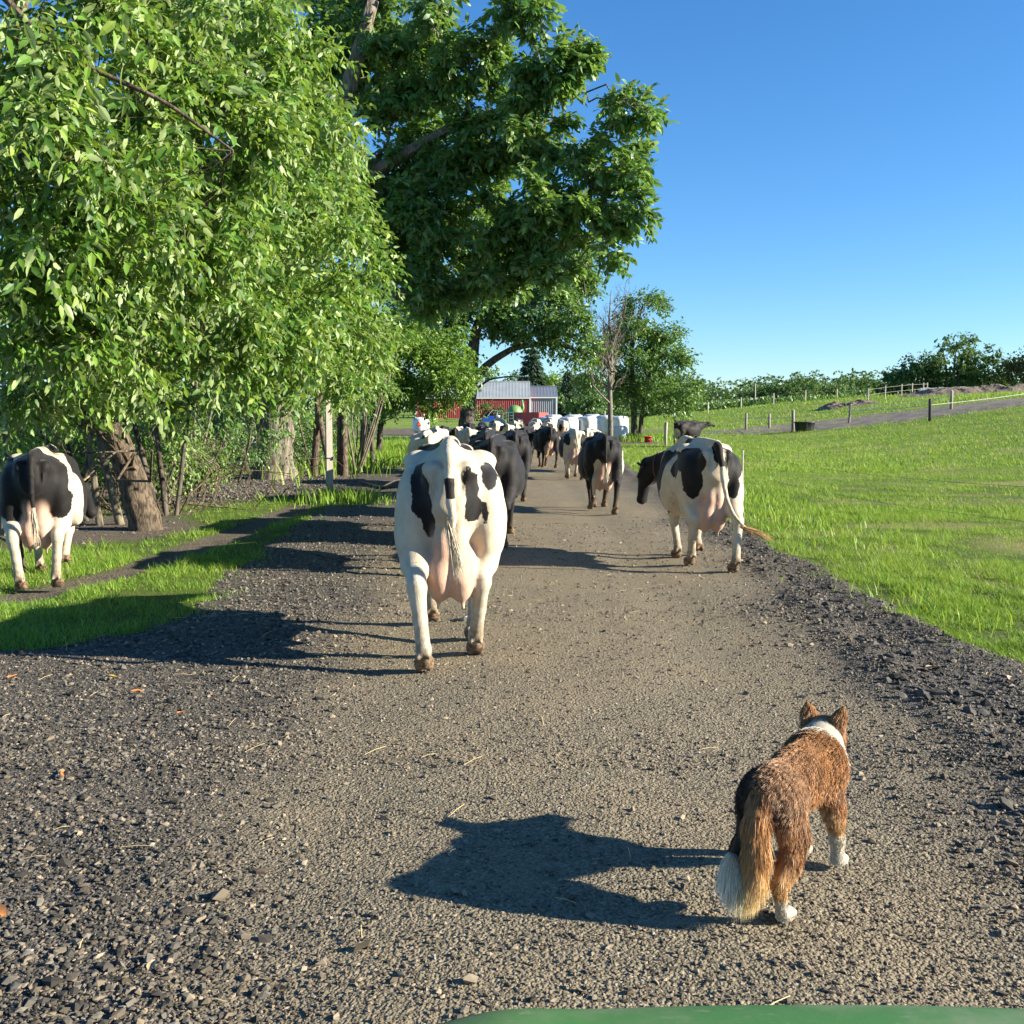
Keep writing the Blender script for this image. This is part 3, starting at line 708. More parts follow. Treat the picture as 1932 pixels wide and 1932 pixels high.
# --- far wood, hill trees, spruces
def blob_tree(mbs, rng, x, y, z, h, w, n, L, mode='round'):
    k = rng.randint(5, 9)
    cl = [(x + rng.randn() * w * .32, y + rng.randn() * w * .25, z + h * rng.uniform(.25, .85), w * rng.uniform(.22, .38)) for i in range(k)]
    cl.append((x, y, z + h * .8, w * .28))
    P, AX, NR, l, ww, rnd, *_ = sprays(rng, cl, n, L, L * .8, .3, 4, 16, .30, .45, (0, 0, 0), .8)
    tone = rng.uniform(-.22, .22)
    mbs.append(leaf_arrays(P, AX, NR, l, ww, np.clip(rnd + tone, 0, 1), 'diamond'))
rng = np.random.RandomState(88)
acc = []
for i in range(150):
    x = rng.uniform(-30, 190); y = 262 + rng.rand() * 60 + abs(x - 60) * .1
    h = rng.uniform(7, 11.5) * (1.0 + .1 * math.sin(x * .06))
    blob_tree(acc, rng, x, y, gz(x, y) - .5, h, rng.uniform(8, 13), 800, .66)
for i in range(70):
    x = rng.uniform(-90, 240); y = 345 + rng.rand() * 40
    blob_tree(acc, rng, x, y, gz(x, y) - .5, rng.uniform(10, 14), rng.uniform(11, 16), 500, 1.0)
V, T, A, nn = [], [], [], 0
for v, t, a in acc:
    V.append(v); T.append(t + nn); A.append(a); nn += len(v)
tag(link('far_wood', mesh_np('far_wood', np.concatenate(V), np.concatenate(T), None, M['leaf_far'], {'rnd': np.concatenate(A)})),
    'blue green wood along the horizon beyond the fields', 'wood', kind='stuff')

def far_tree(name, label, x, y, h, w, n, L, mat, seed, trunk=True, group=None, bare=False, zo=0.0):
    rng = np.random.RandomState(seed); z = gz(x, y) + zo
    cl = [(x + rng.randn() * w * .27, y + rng.randn() * w * .22, z + h * rng.uniform(.3, .82), w * rng.uniform(.16, .26)) for i in range(11)]
    cl += [(x + rng.uniform(-.45, .45) * w, y, z + h * rng.uniform(.15, .45), w * .2) for i in range(5)]
    tr = [([(x + w * o, y, z), (x + w * o * 1.5, y, z + h * .4), (x + w * o * 2.4, y, z + h * .62)], [h * .022, h * .016, h * .006]) for o in (-.06, .02, .08)]
    return build_tree(name, label, 'tree', tr, cl, n, L, L * .65, M[mat], M['bark_pale' if bare else 'bark_dark'], seed, group=group, K=14, spread=.36, shell=.4, limb_r=.035 * h / 8, per=4, twiglen=1.0)
far_tree('field_tree', 'broad bushy tree at the foot of the right hill before the far wood', 62, 200, 6.5, 9, 2600, .55, 'leaf_far', 101)
far_tree('field_tree', 'pale green tree beside the bushy tree at the hill foot', 71, 205, 6, 7, 2000, .55, 'leaf_mid', 102)
far_tree('field_bush', 'low round bush left of the trees at the hill foot', 55, 190, 5, 8, 1500, .6, 'leaf_far', 103)
far_tree('hill_tree', 'grey green tree with bare outer twigs on the hill top', 50.3, 118, 7.8, 7.5, 5200, .34, 'leaf_far', 104, bare=True)
far_tree('hill_tree', 'rounded dark tree on the hill left of the concrete blocks', 46.2, 118, 5.4, 6, 3600, .34, 'leaf_far', 105)
far_tree('hill_tree', 'dense dark tree behind the concrete blocks', 54.8, 120, 4.6, 6, 3200, .34, 'leaf_far', 106)
far_tree('hill_tree', 'dark russet tree cut by the right edge of the photo', 58.3, 116, 7.2, 7.5, 5000, .32, 'leaf_russet', 107)
far_tree('hill_bush', 'low dark bush at the left end of the hill trees', 44.2, 120, 3.6, 4, 1500, .34, 'leaf_far', 109)
def spruce(label, x, y, h, r, seed, n=2600):
    rng = np.random.RandomState(seed); z = gz(x, y)
    root = tag(empty('spruce_tree', (x, y, z)), label, 'tree', 'spruces behind the barns')
    mb = MB(); mb.tube([(0, 0, -.2), (0, 0, h * .5), (0, 0, h)], [h * .02, h * .012, .01], 7); mb.build('trunk', M['bark_dark'], root)
    t = rng.rand(n) ** .6; tier = np.round(t * 15) / 15
    a = rng.rand(n) * 6.28; rr = r * (tier * .95 + .05) * np.sqrt(rng.rand(n))
    P = np.stack([np.cos(a) * rr, np.sin(a) * rr, h * (1 - tier) - rr * .35 + rng.randn(n) * .12], 1); P[:, 2] = np.maximum(P[:, 2], .15)
    AX = np.stack([np.cos(a), np.sin(a), -.45 + rng.randn(n) * .2], 1)
    V, T, A = leaf_arrays(P, AX, np.tile([0, 0, 1.0], (n, 1)) + rng.randn(n, 3) * .3, np.full(n, h * .085), np.full(n, h * .035), np.clip(rng.normal(.45, .2, n), 0, 1), 'diamond')
    tag(link('foliage', mesh_np('foliage', V, T, None, M['needle'], {'rnd': A}), root), kind='stuff')
spruce('tall pointed spruce rising behind the grey barn roof', 3.6, 185, 13.5, 4.2, 121)
spruce('shorter dark spruce right of the grey barn', 9.0, 165, 7.6, 2.6, 122)
far_tree('yard_tree', 'pale leafy tree top showing between the barns', 6.0, 200, 9.5, 6, 1500, .6, 'leaf_bright', 123)
far_tree('yard_bush', 'green bush row right of the grey barn', 12.0, 160, 4.5, 8, 1800, .5, 'leaf_mid', 124)
far_tree('yard_tree', 'leafy tree standing left behind the red barn', -6.0, 175, 9, 7, 2000, .55, 'leaf_mid', 125)
far_tree('yard_bush', 'brownish shrub growing against the red barn wall', -2.8, 139, 2.6, 3.2, 1200, .3, 'leaf_russet', 126)
far_tree('yard_bush', 'green shrub by the dark trunk before the red barn', -4.7, 128, 2.6, 3.0, 1000, .3, 'leaf_mid', 127)
# hedge-like crop strip crossing the far field
rng = np.random.RandomState(130)
n = 9000
P = np.stack([rng.uniform(12, 100, n), 150 + rng.uniform(-3, 3, n), rng.rand(n) * 1.1], 1); P[:, 2] += ground(P[:, 0], P[:, 1])
V, T, A = leaf_arrays(P, rng.randn(n, 3) * .5 + [0, 0, .8], rng.randn(n, 3), np.full(n, .55), np.full(n, .3), np.clip(rng.normal(.55, .2, n), 0, 1), 'diamond')
tag(link('hedgerow', mesh_np('hedgerow', V, T, None, M['leaf_mid'], {'rnd': A})), 'low green strip of growth crossing the far field', 'hedge', kind='stuff')
# ------------------------------------------------------------------ barns
def corrug(u0, u1, step, depth, cfun):
    """ribbed sheet: cfun(u, off) -> (bottom point, top point)"""
    us, off = [], []
    u = u0
    while u < u1 - 1e-6:
        for f, d in ((0, 0), (.55, 0), (.68, 1), (.87, 1)):
            us.append(min(u + f * step, u1)); off.append(d * depth)
        u += step
    us.append(u1); off.append(0)
    lo = np.array([cfun(a, o)[0] for a, o in zip(us, off)]); hi = np.array([cfun(a, o)[1] for a, o in zip(us, off)])
    n = len(us); V = np.concatenate([lo, hi]); i = np.arange(n - 1)
    return V, np.stack([i, i + 1, n + i + 1, n + i], -1)
def barn(name, label, x0, x1, y0, y1, zb, ze, zr, wall_c, roof_c, trim_c, over=.35, step=.42):
    yr = (y0 + y1) / 2
    root = tag(empty(name, (x0, y0, zb)), label, 'barn')
    O = np.array([x0, y0, zb]); w = x1 - x0; d = y1 - y0; e = ze - zb; r = zr - zb
    mb = MB()
    V, Q = corrug(0, w, step, .05, lambda u, o: ((u, -o, -.6), (u, -o, e))); mb.add(V, None, Q)
    V, Q = corrug(0, w, step, .05, lambda u, o: ((u, d + o, -.6), (u, d + o, e))); mb.add(V, None, Q)
    for xx, sg in ((0, -1), (w, 1)):
        V, Q = corrug(0, d, step, .05, lambda u, o: ((xx + sg * o, u, -.6), (xx + sg * o, u, e + (r - e) * (1 - abs(u - d / 2) / (d / 2))))); mb.add(V, None, Q)
    mb.build('wall', wall_c, root)
    rf = MB()
    for sg in (-1, 1):
        ys = lambda t: d / 2 + sg * t * (d / 2 + over)
        sl = (r - e) / (d / 2)
        V, Q = corrug(-over, w + over, step * 1.6, .014, lambda u, o: ((u, ys(1), e - over * sl + o + .04), (u, ys(0), r + o + .04))); rf.add(V, None, Q)
        V, Q = corrug(-over, w + over, step * 1.6, .014, lambda u, o: ((u, ys(1), e - over * sl + o - .02), (u, ys(0), r + o - .02))); rf.add(V, None, Q)
    ro = rf.build('roof', roof_c, root)
    cap = MB(); cap.tube([(-over, d / 2, r + .06), (w + over, d / 2, r + .06)], .12, 8); cap.build('ridge_cap', roof_c, ro)
    tr = MB()
    for xx in (0, w): tr.box((xx, -.06, e / 2 - .3), (.11, .05, e / 2 + .28))
    tr.box((w / 2, -over - .03, e - over * (r - e) / (d / 2) - .08), (w / 2 + over, .03, .09))
    tr.build('trim', trim_c, root)
    return root
barn_red = simple_mat('barn_red_steel', (0.36, 0.048, 0.045), (0.31, 0.040, 0.040), .8, .5)
roof_w = simple_mat('roof_pale_steel', (0.27, 0.295, 0.305), (0.23, 0.255, 0.27), .5, .5)
roof_g = simple_mat('roof_grey_steel', (0.13, 0.15, 0.185), (0.11, 0.13, 0.165), .5, .5)
wall_g = simple_mat('wall_grey_steel', (0.25, 0.28, 0.325), (0.21, 0.24, 0.285), .5, .45)
trim_w = simple_mat('trim_white', (0.70, 0.72, 0.72), None, rough=.5)
barn('red_barn', 'long red ribbed steel barn with a pale metal roof', -14.0, 2.62, 150, 160, 2.4, 5.45, 7.8, barn_red, roof_w, trim_w, step=.3, over=.12)
barn('grey_barn', 'smaller grey ribbed steel barn joined to the right of the red barn', 2.75, 6.6, 152.5, 161, 2.45, 5.6, 7.15, wall_g, roof_g, trim_w, over=.2, step=.3)

# ------------------------------------------------------------------ farmyard things
def wheel(parent, c, r, w, axis='x', rim_c=None, name='wheel'):
    mb = MB()
    prof = [(r * .55, -w / 2), (r * .9, -w / 2), (r, -w * .3), (r, w * .3), (r * .9, w / 2), (r * .55, w / 2)]
    mb.lathe(prof, sides=20)
    V, T, Q, A = mb.arrays()
    R = np.array([[0, 0, 1], [0, 1, 0], [1, 0, 0]], float) if axis == 'x' else np.array([[1, 0, 0], [0, 0, 1], [0, 1, 0]], float)
    m2 = MB(); m2.add(V @ R.T + np.array(c), None, Q)
    wo = m2.build('tyre' if name == 'rim_less' else name, M['rubber'], parent, True)
    mb = MB(); mb.lathe([(0.0, -w * .28), (r * .5, -w * .3), (r * .56, -w * .42), (r * .56, w * .42), (r * .5, w * .3), (0.0, w * .28)], sides=16)
    V, T, Q, A = mb.arrays(); m2 = MB(); m2.add(V @ R.T + np.array(c), None, Q); m2.build('rim', rim_c or M['metal_grey'], wo, True)
    return wo
red_paint = simple_mat('wagon_red_paint', (0.42, 0.07, 0.05), (0.34, 0.055, 0.04), 2, .5, .2, 8)
green_paint = simple_mat('machine_green_paint', (0.10, 0.24, 0.07), (0.16, 0.28, 0.10), 2, .45)
blue_paint = simple_mat('machine_blue_paint', (0.02, 0.09, 0.38), None, rough=.4)
orange_paint = simple_mat('machine_orange_paint', (0.62, 0.25, 0.03), None, rough=.5)
teal_paint = simple_mat('machine_teal_paint', (0.03, 0.24, 0.17), None, rough=.5)
white_paint = simple_mat('white_paint', (0.74, 0.75, 0.74), (0.62, 0.63, 0.62), 3, .5)
em_orange = simple_mat('emblem_orange', (0.85, 0.16, 0.03), None, rough=.4)
em_red = simple_mat('emblem_red', (0.55, 0.02, 0.02), None, rough=.4)

def triangle_sign(parent, c, s, name='warning_triangle'):
    o = None
    for k, (sc, mt, dy) in enumerate(((1.0, em_red, 0.0), (.68, em_orange, -.012))):
        pts = [(-.5, -.29), (-.42, -.36), (.42, -.36), (.5, -.29), (.08, .50), (-.08, .50)]
        V = [(x * s * sc, dy - .006, z * s * sc) for x, z in pts] + [(x * s * sc, dy + .006, z * s * sc) for x, z in pts]
        mb = MB(); n = 6
        T = [(0, i + 1, i) for i in range(1, 5)] + [(6, 6 + i, 7 + i) for i in range(1, 5)]
        mb.add(V, T, [(i, (i + 1) % n, n + (i + 1) % n, n + i) for i in range(n)])
        q = mb.build(name if k == 0 else 'sign_face', mt, parent if k == 0 else o)
        if k == 0: q.location = c; o = q
wz = gz(1.4, 86)
wg = tag(empty('farm_wagon', (1.35, 86, wz), rad(-28)), 'red high sided farm wagon parked left of the white bales', 'wagon')
wg.scale = (.93, .93, .93)
mb = MB()
L, Wd = 1.55, .95
for sx, h, c in ((1, (L, .03, .62), (0, -Wd, 1.02)), (1, (L, .03, .62), (0, Wd, 1.02)), (1, (.03, Wd - .03, .62), (-L, 0, 1.02)), (1, (.03, Wd - .03, .62), (L, 0, 1.02)), (1, (L, Wd, .04), (0, 0, .40))): mb.box(c, h)
for xx in np.linspace(-L, L, 6): mb.box((xx, -Wd - .05, 1.02), (.035, .02, .60))
for yy in np.linspace(-Wd, Wd, 4): mb.box((-L - .05, yy, 1.02), (.02, .035, .60))
for zz in (.42, 1.1, 1.63):
    mb.box((0, -Wd - .05, zz), (L + .06, .035, .04)); mb.box((-L - .05, 0, zz), (.035, Wd + .02, .04))
mb.build('wagon_box', red_paint, wg)
mb = MB(); mb.bar((-L, 0, .3), (-L - 1.2, 0, .25), .05); mb.box((0, 0, .3), (L * .9, .3, .05)); mb.build('chassis', M['metal_grey'], wg)
for sx in (-1, 1):
    for sy in (-1, 1): wheel(wg, (sx * 1.0, sy * .8, .30), .30, .2, 'y')
triangle_sign(wg, (-1.25, -Wd - .10, .85), .34)
sp = tag(empty('grain_mixer', (.25, 93, gz(.25, 93))), 'rounded green tank machine with chute behind the red wagon', 'machine')
mb = MB(); mb.lathe([(.0, .75), (.5, .8), (.72, 1.2), (.72, 1.55), (.55, 1.95), (.3, 2.1), (.0, 2.15)], sides=18); mb.build('tank', green_paint, sp, True)
mb = MB(); mb.tube([(.5, 0, 1.2), (.75, -.1, 1.9), (.65, -.1, 2.6)], [.13, .12, .1], 8); mb.build('chute', green_paint, sp, True)
mb = MB()
for a in (.7, 2.3, 3.9, 5.4): mb.bar((.55 * math.cos(a), .55 * math.sin(a), 0), (.5 * math.cos(a), .5 * math.sin(a), 1.0), .05)
mb.build('stand', green_paint, sp)

def bale(label, x, y, seed, r=.62, h=1.3, lay=False):
    rng = np.random.RandomState(seed)
    nz, na = 26, 40
    zz = np.linspace(0, 1, nz); aa = np.arange(na) / na * 2 * math.pi
    prof = r * np.minimum(1, (1 - np.abs(2 * zz - 1) ** 9 * .30))
    A, Zz = np.meshgrid(aa, zz, indexing='ij')
    R = prof[None] * (1 + .026 * np.sin(A * 9 + 5 * Zz + seed) + .02 * np.sin(A * 17 - 9 * Zz) + .03 * np.sin(2 * A + seed) + .012 * rng.randn(na, nz))
    V = np.stack([R * np.cos(A), R * np.sin(A), Zz * h + .02 * np.sin(A * 3 + seed) * Zz], -1).reshape(-1, 3)
    i = np.arange(na)[:, None]; j = np.arange(nz - 1)[None]; k = (i + 1) % na
    Q = np.stack([i * nz + j, k * nz + j, k * nz + j + 1, i * nz + j + 1], -1).reshape(-1, 4)
    n = len(V); V = np.concatenate([V, [[0, 0, 0], [0, 0, h * 1.01]]])
    ii = np.arange(na); kk = (ii + 1) % na
    T = np.concatenate([np.stack([kk * nz, ii * nz, np.full(na, n)], -1), np.stack([ii * nz + nz - 1, kk * nz + nz - 1, np.full(na, n + 1)], -1)])
    if lay: V = np.stack([V[:, 0], V[:, 2] - h / 2, V[:, 1] + r], -1)[:, :]
    o = link('wrapped_bale', mesh_np('wrapped_bale', V, T, Q, M['white_wrap'], None, True), None, (x, y, gz(x, y) - .02), rng.rand() * 6)
    tag(o, label, 'hay bale', 'white wrapped bales stacked beside the lane')
bale('white wrapped bale at the left front corner of the bale row', 2.45, 70, 1, .68, 1.42)
bale('white wrapped bale, second from the left in the front row', 3.85, 70.2, 2, .68, 1.42)
bale('white wrapped bale in the middle of the row, just right of the second one', 5.15, 70.6, 3, .66, 1.45)
bale('white wrapped bale standing left of the slim bare trunk', 6.65, 73, 4, .7, 1.5)
bale('white wrapped bale whose right side shows behind the slim bare trunk', 7.55, 72.5, 5, .66, 1.45)
bale('small low white bale right of the slim bare trunk, at the row end', 6.75, 64.5, 6, .52, .95)
bale('white wrapped bale peeking over the left front corner bale', 3.05, 76, 7, .68, 1.5)
bale('white wrapped bale top showing behind the second front bale', 4.6, 76.5, 8, .68, 1.5)
bale('white wrapped bale top at the back of the row behind the middle bale', 6.0, 76.5, 9, .68, 1.52)

tk = tag(empty('white_tank', (-6.65, 75, gz(-6.65, 75))), 'white round farm tank with an orange triangle sign beyond the small tree', 'tank')
mb = MB(); mb.lathe([(0, .3), (.6, .3), (.62, .4), (.62, 1.15), (.55, 1.25), (.2, 1.31), (0, 1.32)], sides=24); mb.build('tank_shell', white_paint, tk, True)
mb = MB()
for a in range(4): mb.bar((.5 * math.cos(a * 1.57 + .7), .5 * math.sin(a * 1.57 + .7), -.05), (.5 * math.cos(a * 1.57 + .7), .5 * math.sin(a * 1.57 + .7), .35), .05)
mb.build('stand', M['metal_grey'], tk)
triangle_sign(tk, (-.1, -.66, .80), .36)

im = tag(empty('blue_machine', (-1.9, 84, gz(-1.9, 84))), 'small blue farm machine with a wheel left of the red wagon', 'machine')
mb = MB(); mb.box((0, 0, .95), (.55, .35, .16)); mb.box((.2, 0, 1.2), (.25, .3, .10)); mb.build('body', blue_paint, im)
mb = MB(); mb.bar((-.5, -.2, .8), (.3, -.2, 1.75), .035); mb.bar((.3, -.2, 1.75), (.75, -.2, 1.7), .03); mb.bar((.75, -.2, 1.7), (.55, -.2, 1.0), .03); mb.build('frame', M['metal_grey'], im)
for sx in (-1, 1): wheel(im, (sx * .5, -.3, .42), .42, .18, 'y', blue_paint)
hr = tag(empty('hay_rake', (-.55, 84.5, gz(-.55, 84.5))), 'teal barred hay rake between blue machine and red wagon', 'machine')
mb = MB()
for z in (.95, 1.2, 1.45): mb.bar((-.65, 0, z), (.65, .2, z + .12), .03)
for x in (-.65, -.2, .25, .65): mb.bar((x, .1 * x, .3), (x, .1 * x, 1.55), .025)
mb.build('rake_frame', teal_paint, hr)
mb = MB(); mb.bar((.75, 0, .35), (1.05, -.1, 1.05), .09); mb.box((.9, -.05, .55), (.2, .12, .12)); mb.build('gear_case', orange_paint, hr)
for sx in (-.5, .5): wheel(hr, (sx, -.1, .3), .3, .12, 'y')
pp = MB(); pp.lathe([(0, 0), (.17, 0), (.17, 1.25), (.19, 1.25), (.19, 1.33), (0, 1.34)], sides=14)
tag(pp.build('white_pipe', white_paint, None, True, (-1.15, 83, gz(-1.15, 83))), 'upright white pipe standing between the farm machines', 'pipe')

# bucket, trough
mb = MB(); mb.lathe([(0, .01), (.18, .0), (.235, .33), (.255, .33), (.255, .36), (.225, .36), (.175, .03), (0, .03)], sides=24)
bk = tag(empty('red_bucket', (8.22, 62, gz(8.22, 62) + .01)), 'red plastic bucket on bare dirt under the lane tree', 'bucket')
mb.build('pail', simple_mat('bucket_red', (0.60, 0.03, 0.035), None, rough=.4), bk, True)
mb = MB(); mb.tube([(-.25, 0, .33), (-.2, -.12, .22), (0, -.27, .16), (.2, -.12, .22), (.25, 0, .33)], .007, 5); mb.build('handle', M['wire'], bk)
tr = tag(empty('stock_tank', (19.15, 67.2, gz(19.15, 67.2))), 'black oval stock tank by the fence post', 'trough')
mb = MB(); mb.lathe([(0, .03), (.55, 0), (.60, .1), (.66, .55), (.71, .56), (.71, .63), (.63, .63), (.57, .12), (0, .1)], sides=30, sx=1.0, sy=.72)
mb.build('tub', simple_mat('tank_black', (0.02, 0.021, 0.022), (0.035, .036, .037), 4, .5), tr, True)
mb = MB()
for i in range(12):
    a = i / 12 * 6.283; mb.bar((.60 * math.cos(a), .43 * math.sin(a), .08), (.665 * math.cos(a), .48 * math.sin(a), .55), .018, 4)
mb.build('ribs', M['rubber'], tr)

# ------------------------------------------------------------------ fences, posts
def post_mesh(h, r, seed, top=0.0):
    rng = np.random.RandomState(seed); mb = MB()
    mb.tube([(0, 0, -.35), (.01 * rng.randn(), 0, h * .5), (.02 * rng.randn(), 0, h - .02), (.02 * rng.randn(), 0, h)], [r, r * .97, r * .95, r * .7], 9, ridge=bark_ridge(rng, .07))
    V, T, Q, A = mb.arrays()
    return V, T, Q
pf = tag(empty('pasture_fence', (18, 67, gz(18, 67))), 'line of round wooden posts with a white rope climbing the right pasture', 'fence')
PB = np.array(pf.location)
burnt = simple_mat('charred_wood', (0.035, 0.03, 0.028), (0.09, 0.08, 0.07), 9, .9, .4, 40)
line = [(17.2, 75.5, 1.28, .09), (18.4, 73.5, 1.15, .09), (18.6, 68, 1.42, .11), (22.6, 69, 1.32, .08), (25.0, 61.5, 1.35, .10), (28.8, 67.5, 1.32, .10), (38, 66, 1.35, .1)]
tops = []
for i, (x, y, h, r) in enumerate(line):
    V, T, Q = post_mesh(h, r, 140 + i)
    z = gz(x, y); o = link('post', mesh_np('post', V, T, Q, burnt if i == 4 else M['wood_post'], None, True), pf)
    o.location = (x - PB[0], y - PB[1], z - PB[2]); o.rotation_euler = (0, rad([0, 0, 0, -5, 3, 1, 0][i]), i)
    if i == 4: o['label'] = 'blackened post'
    tops.append((x, y, z + h * .72))
mb = MB()
for i, j in ((0, 1), (1, 2), (3, 4), (4, 6), (3, 5)):
    a, b = np.array(tops[i]), np.array(tops[j])
    mb.tube(limb_path(a, b, np.random.RandomState(1), -.012, 9, 0) - PB, .015, 5)
mb.build('rope', M['rope'], pf)
ff = tag(empty('far_fence', (20, 128, gz(20, 128))), 'row of small pale posts along the far side of the meadow', 'fence')
mb = MB()
for i in range(12):
    x = 11 + i * 4.3; y = 122 + 1.2 * i
    m2 = MB(); m2.tube([(x - 20, y - 128, gz(x, y) - gz(20, 128) - .2), (x - 20, y - 128, gz(x, y) - gz(20, 128) + 1.35)], .09, 6); m2.build('post', M['wood_pale'], ff)
    if i: mb.bar((x - 20, y - 128, gz(x, y) - gz(20, 128) + 1.1), (px_ - 20, py_ - 128, gz(px_, py_) - gz(20, 128) + 1.1), .012, 4)
    px_, py_ = x, y
mb.build('wire', M['wire'], ff)
for i, (x, y, h, lab) in enumerate([(8.55, 57, 1.3, 'pale round post left of the resting cow in the pasture'), (8.95, 60, 1.25, 'grey post just behind the pale post by the pasture cow')]):
    V, T, Q = post_mesh(h, .075, 160 + i)
    tag(link('fence_post', mesh_np('fence_post', V, T, Q, M['wood_pale'], None, True), None, (x, y, gz(x, y))), lab, 'post', 'posts by the pasture cow')
up = tag(empty('utility_pole', (54.3, 230, gz(54.3, 230))), 'tall thin pole standing before the far wood', 'pole')
mb = MB(); mb.tube([(0, 0, -.5), (0, 0, 6.4)], [.14, .10], 9); mb.build('pole', M['wood_pale'], up, True)
mb = MB(); mb.box((0, 0, 6.1), (.5, .05, .05)); mb.build('crossarm', M['wood_post'], up)
hf = tag(empty('hill_fence', (40, 103, gz(40, 103))), 'thin pale rail fence on the hill beside the dirt heap', 'fence')
HB = np.array(hf.location)
prev = None
for i, (x, y) in enumerate([(33.2, 96), (35.5, 98), (37.8, 100), (39.6, 102), (41.5, 104), (43.5, 108)]):
    p = np.array([x, y, gz(x, y)]) - HB
    m2 = MB(); m2.tube([p - [0, 0, .2], p + [0, 0, 1.25]], .06, 6); m2.build('post', M['wood_pale'], hf)
    if prev is not None:
        for hgt in (.6, 1.1):
            m2 = MB(); m2.bar(prev + [0, 0, hgt], p + [0, 0, hgt], .010, 5); m2.build('rail', M['wood_pale'], hf)
    prev = p
ef = tag(empty('electric_fence', (4.66, 20.67, 0)), 'thin wooden stake with fine wires along the right edge of the lane', 'fence')
stk = [(4.66, 20.67, 1.02), (5.85, 9.0, 1.0)]
for i, (x, y, h) in enumerate(stk):
    m2 = MB(); m2.tube([(x - 4.66, y - 20.67, -.2), (x - 4.66 - .01, y - 20.67, h)], [.024, .02], 7); m2.build('stake', M['wood_pale'], ef)
for hgt in (.93, .55):
    m2 = MB(); m2.tube(limb_path((0, 0, hgt), (1.19, -11.67, hgt), np.random.RandomState(3), -.01, 12, 0), .0022, 4); m2.build('wire', M['wire'], ef)
gp = tag(empty('square_post', (-3.74, 20.96, 0), rad(22)), 'tall square weathered grey post at the left edge of the lane', 'post')
mb = MB()
V = []
for z, hw in ((-.3, .064), (.6, .063), (1.4, .062), (2.03, .060), (2.045, .053)):
    V += [(sx * hw, sy * hw, z) for sx, sy in ((-1, -1), (1, -1), (1, 1), (-1, 1))]
Q = [(4 * k + i, 4 * k + (i + 1) % 4, 4 * k + 4 + (i + 1) % 4, 4 * k + 4 + i) for k in range(4) for i in range(4)] + [(16, 17, 18, 19)]
mb.add(V, None, Q); mb.build('post_timber', M['wood_pale'], gp)
mb = MB(); mb.tube([(.07 * math.cos(a) * 1.25, .07 * math.sin(a) * 1.25, .86) for a in np.linspace(0, 6.28, 13)], .007, 4); mb.box((.08, -.07, .86), (.02, .03, .03)); mb.build('wire_clamp', M['wire'], gp)
lw = MB(); lw.tube(limb_path((-3.8, 21, .86), (-6.3, 28.3, 1.0), rng, -.01, 9, 0), .004, 4); lw.tube(limb_path((-3.8, 21, .86), (-9, 15.5, .95), rng, -.01, 9, 0), .004, 4)
tag(lw.build('fence_wire', M['wire']), 'thin wire stretched from the square grey post into the thicket', 'wire')

# hill top: blocks and spoil heap
conc = simple_mat('concrete', (0.42, 0.42, 0.41), (0.32, 0.32, 0.31), 3, .85, .3, 20)
for i, (x, y, lab) in enumerate([(42.6, 106, 'grey concrete block at the left end of the hill top row'), (44.1, 106, 'grey concrete block, second in the hill top row'),
        (45.9, 105, 'pale concrete block, third in the hill top row'), (47.7, 105.2, 'pale concrete block at the right end of the hill top row')]):
    mb = MB(); mb.box((0, 0, .33), (.72 + .12 * (i > 1), .38, .36)); mb.box((0, 0, .71), (.3, .1, .03))
    tag(mb.build('concrete_block', conc, None, False, (x, y, gz(x, y))), lab, 'concrete block', 'concrete blocks on the hill')
def heap(label, x0, x1, y0, y1, h, seed):
    xs = np.linspace(x0, x1, 90); ys = np.linspace(y0, y1, 40)
    Xh, Yh = np.meshgrid(xs, ys, indexing='ij')
    ex = np.clip(1 - np.abs(2 * (Xh - x0) / (x1 - x0) - 1) ** 3, 0, 1) * np.clip(1 - np.abs(2 * (Yh - y0) / (y1 - y0) - 1) ** 2.5, 0, 1)
    Zh = ground(Xh, Yh) - .12 + ex * h * (.55 + 1.3 * fbm(Xh, Yh, .45, 4) + .5 * fbm(Xh, Yh, 1.7, 3))
    mb = MB(); mb.sheet(Xh, Yh, Zh)
    tag(mb.build('dirt_heap', simple_mat('spoil_dirt', (0.15, 0.115, 0.078), (0.095, 0.075, 0.055), 1.2, .95, .9, 9), None, False), label, 'dirt heap')
heap('long heap of brown dirt below the hill top blocks', 36.5, 54, 95, 103, 1.15, 1)
heap('low pile of brown dirt at the foot of the hill track', 27.5, 33, 90, 95, 1.0, 2)
# ------------------------------------------------------------------ implicit surfaces
def ell(c, r, R=None):
    c = np.array(c, float); r = np.array(r, float)
    def f(x, y, z):
        x, y, z = x - c[0], y - c[1], z - c[2]
        if R is not None: x, y, z = (R[0][0] * x + R[1][0] * y + R[2][0] * z, R[0][1] * x + R[1][1] * y + R[2][1] * z, R[0][2] * x + R[1][2] * y + R[2][2] * z)
        k0 = np.sqrt((x / r[0]) ** 2 + (y / r[1]) ** 2 + (z / r[2]) ** 2)
        k1 = np.sqrt((x / r[0] ** 2) ** 2 + (y / r[1] ** 2) ** 2 + (z / r[2] ** 2) ** 2) + 1e-9
        return k0 * (k0 - 1) / k1
    m = max(r); f.box = (c - m, c + m); return f
def cap(a, b, ra, rb):
    a = np.array(a, float); b = np.array(b, float); d = b - a; dd = float(d @ d) + 1e-12
    def f(x, y, z):
        x, y, z = x - a[0], y - a[1], z - a[2]
        t = np.clip((x * d[0] + y * d[1] + z * d[2]) / dd, 0, 1)
        return np.sqrt((x - t * d[0]) ** 2 + (y - t * d[1]) ** 2 + (z - t * d[2]) ** 2) - (ra + (rb - ra) * t)
    m = max(ra, rb); f.box = (np.minimum(a, b) - m, np.maximum(a, b) + m); return f
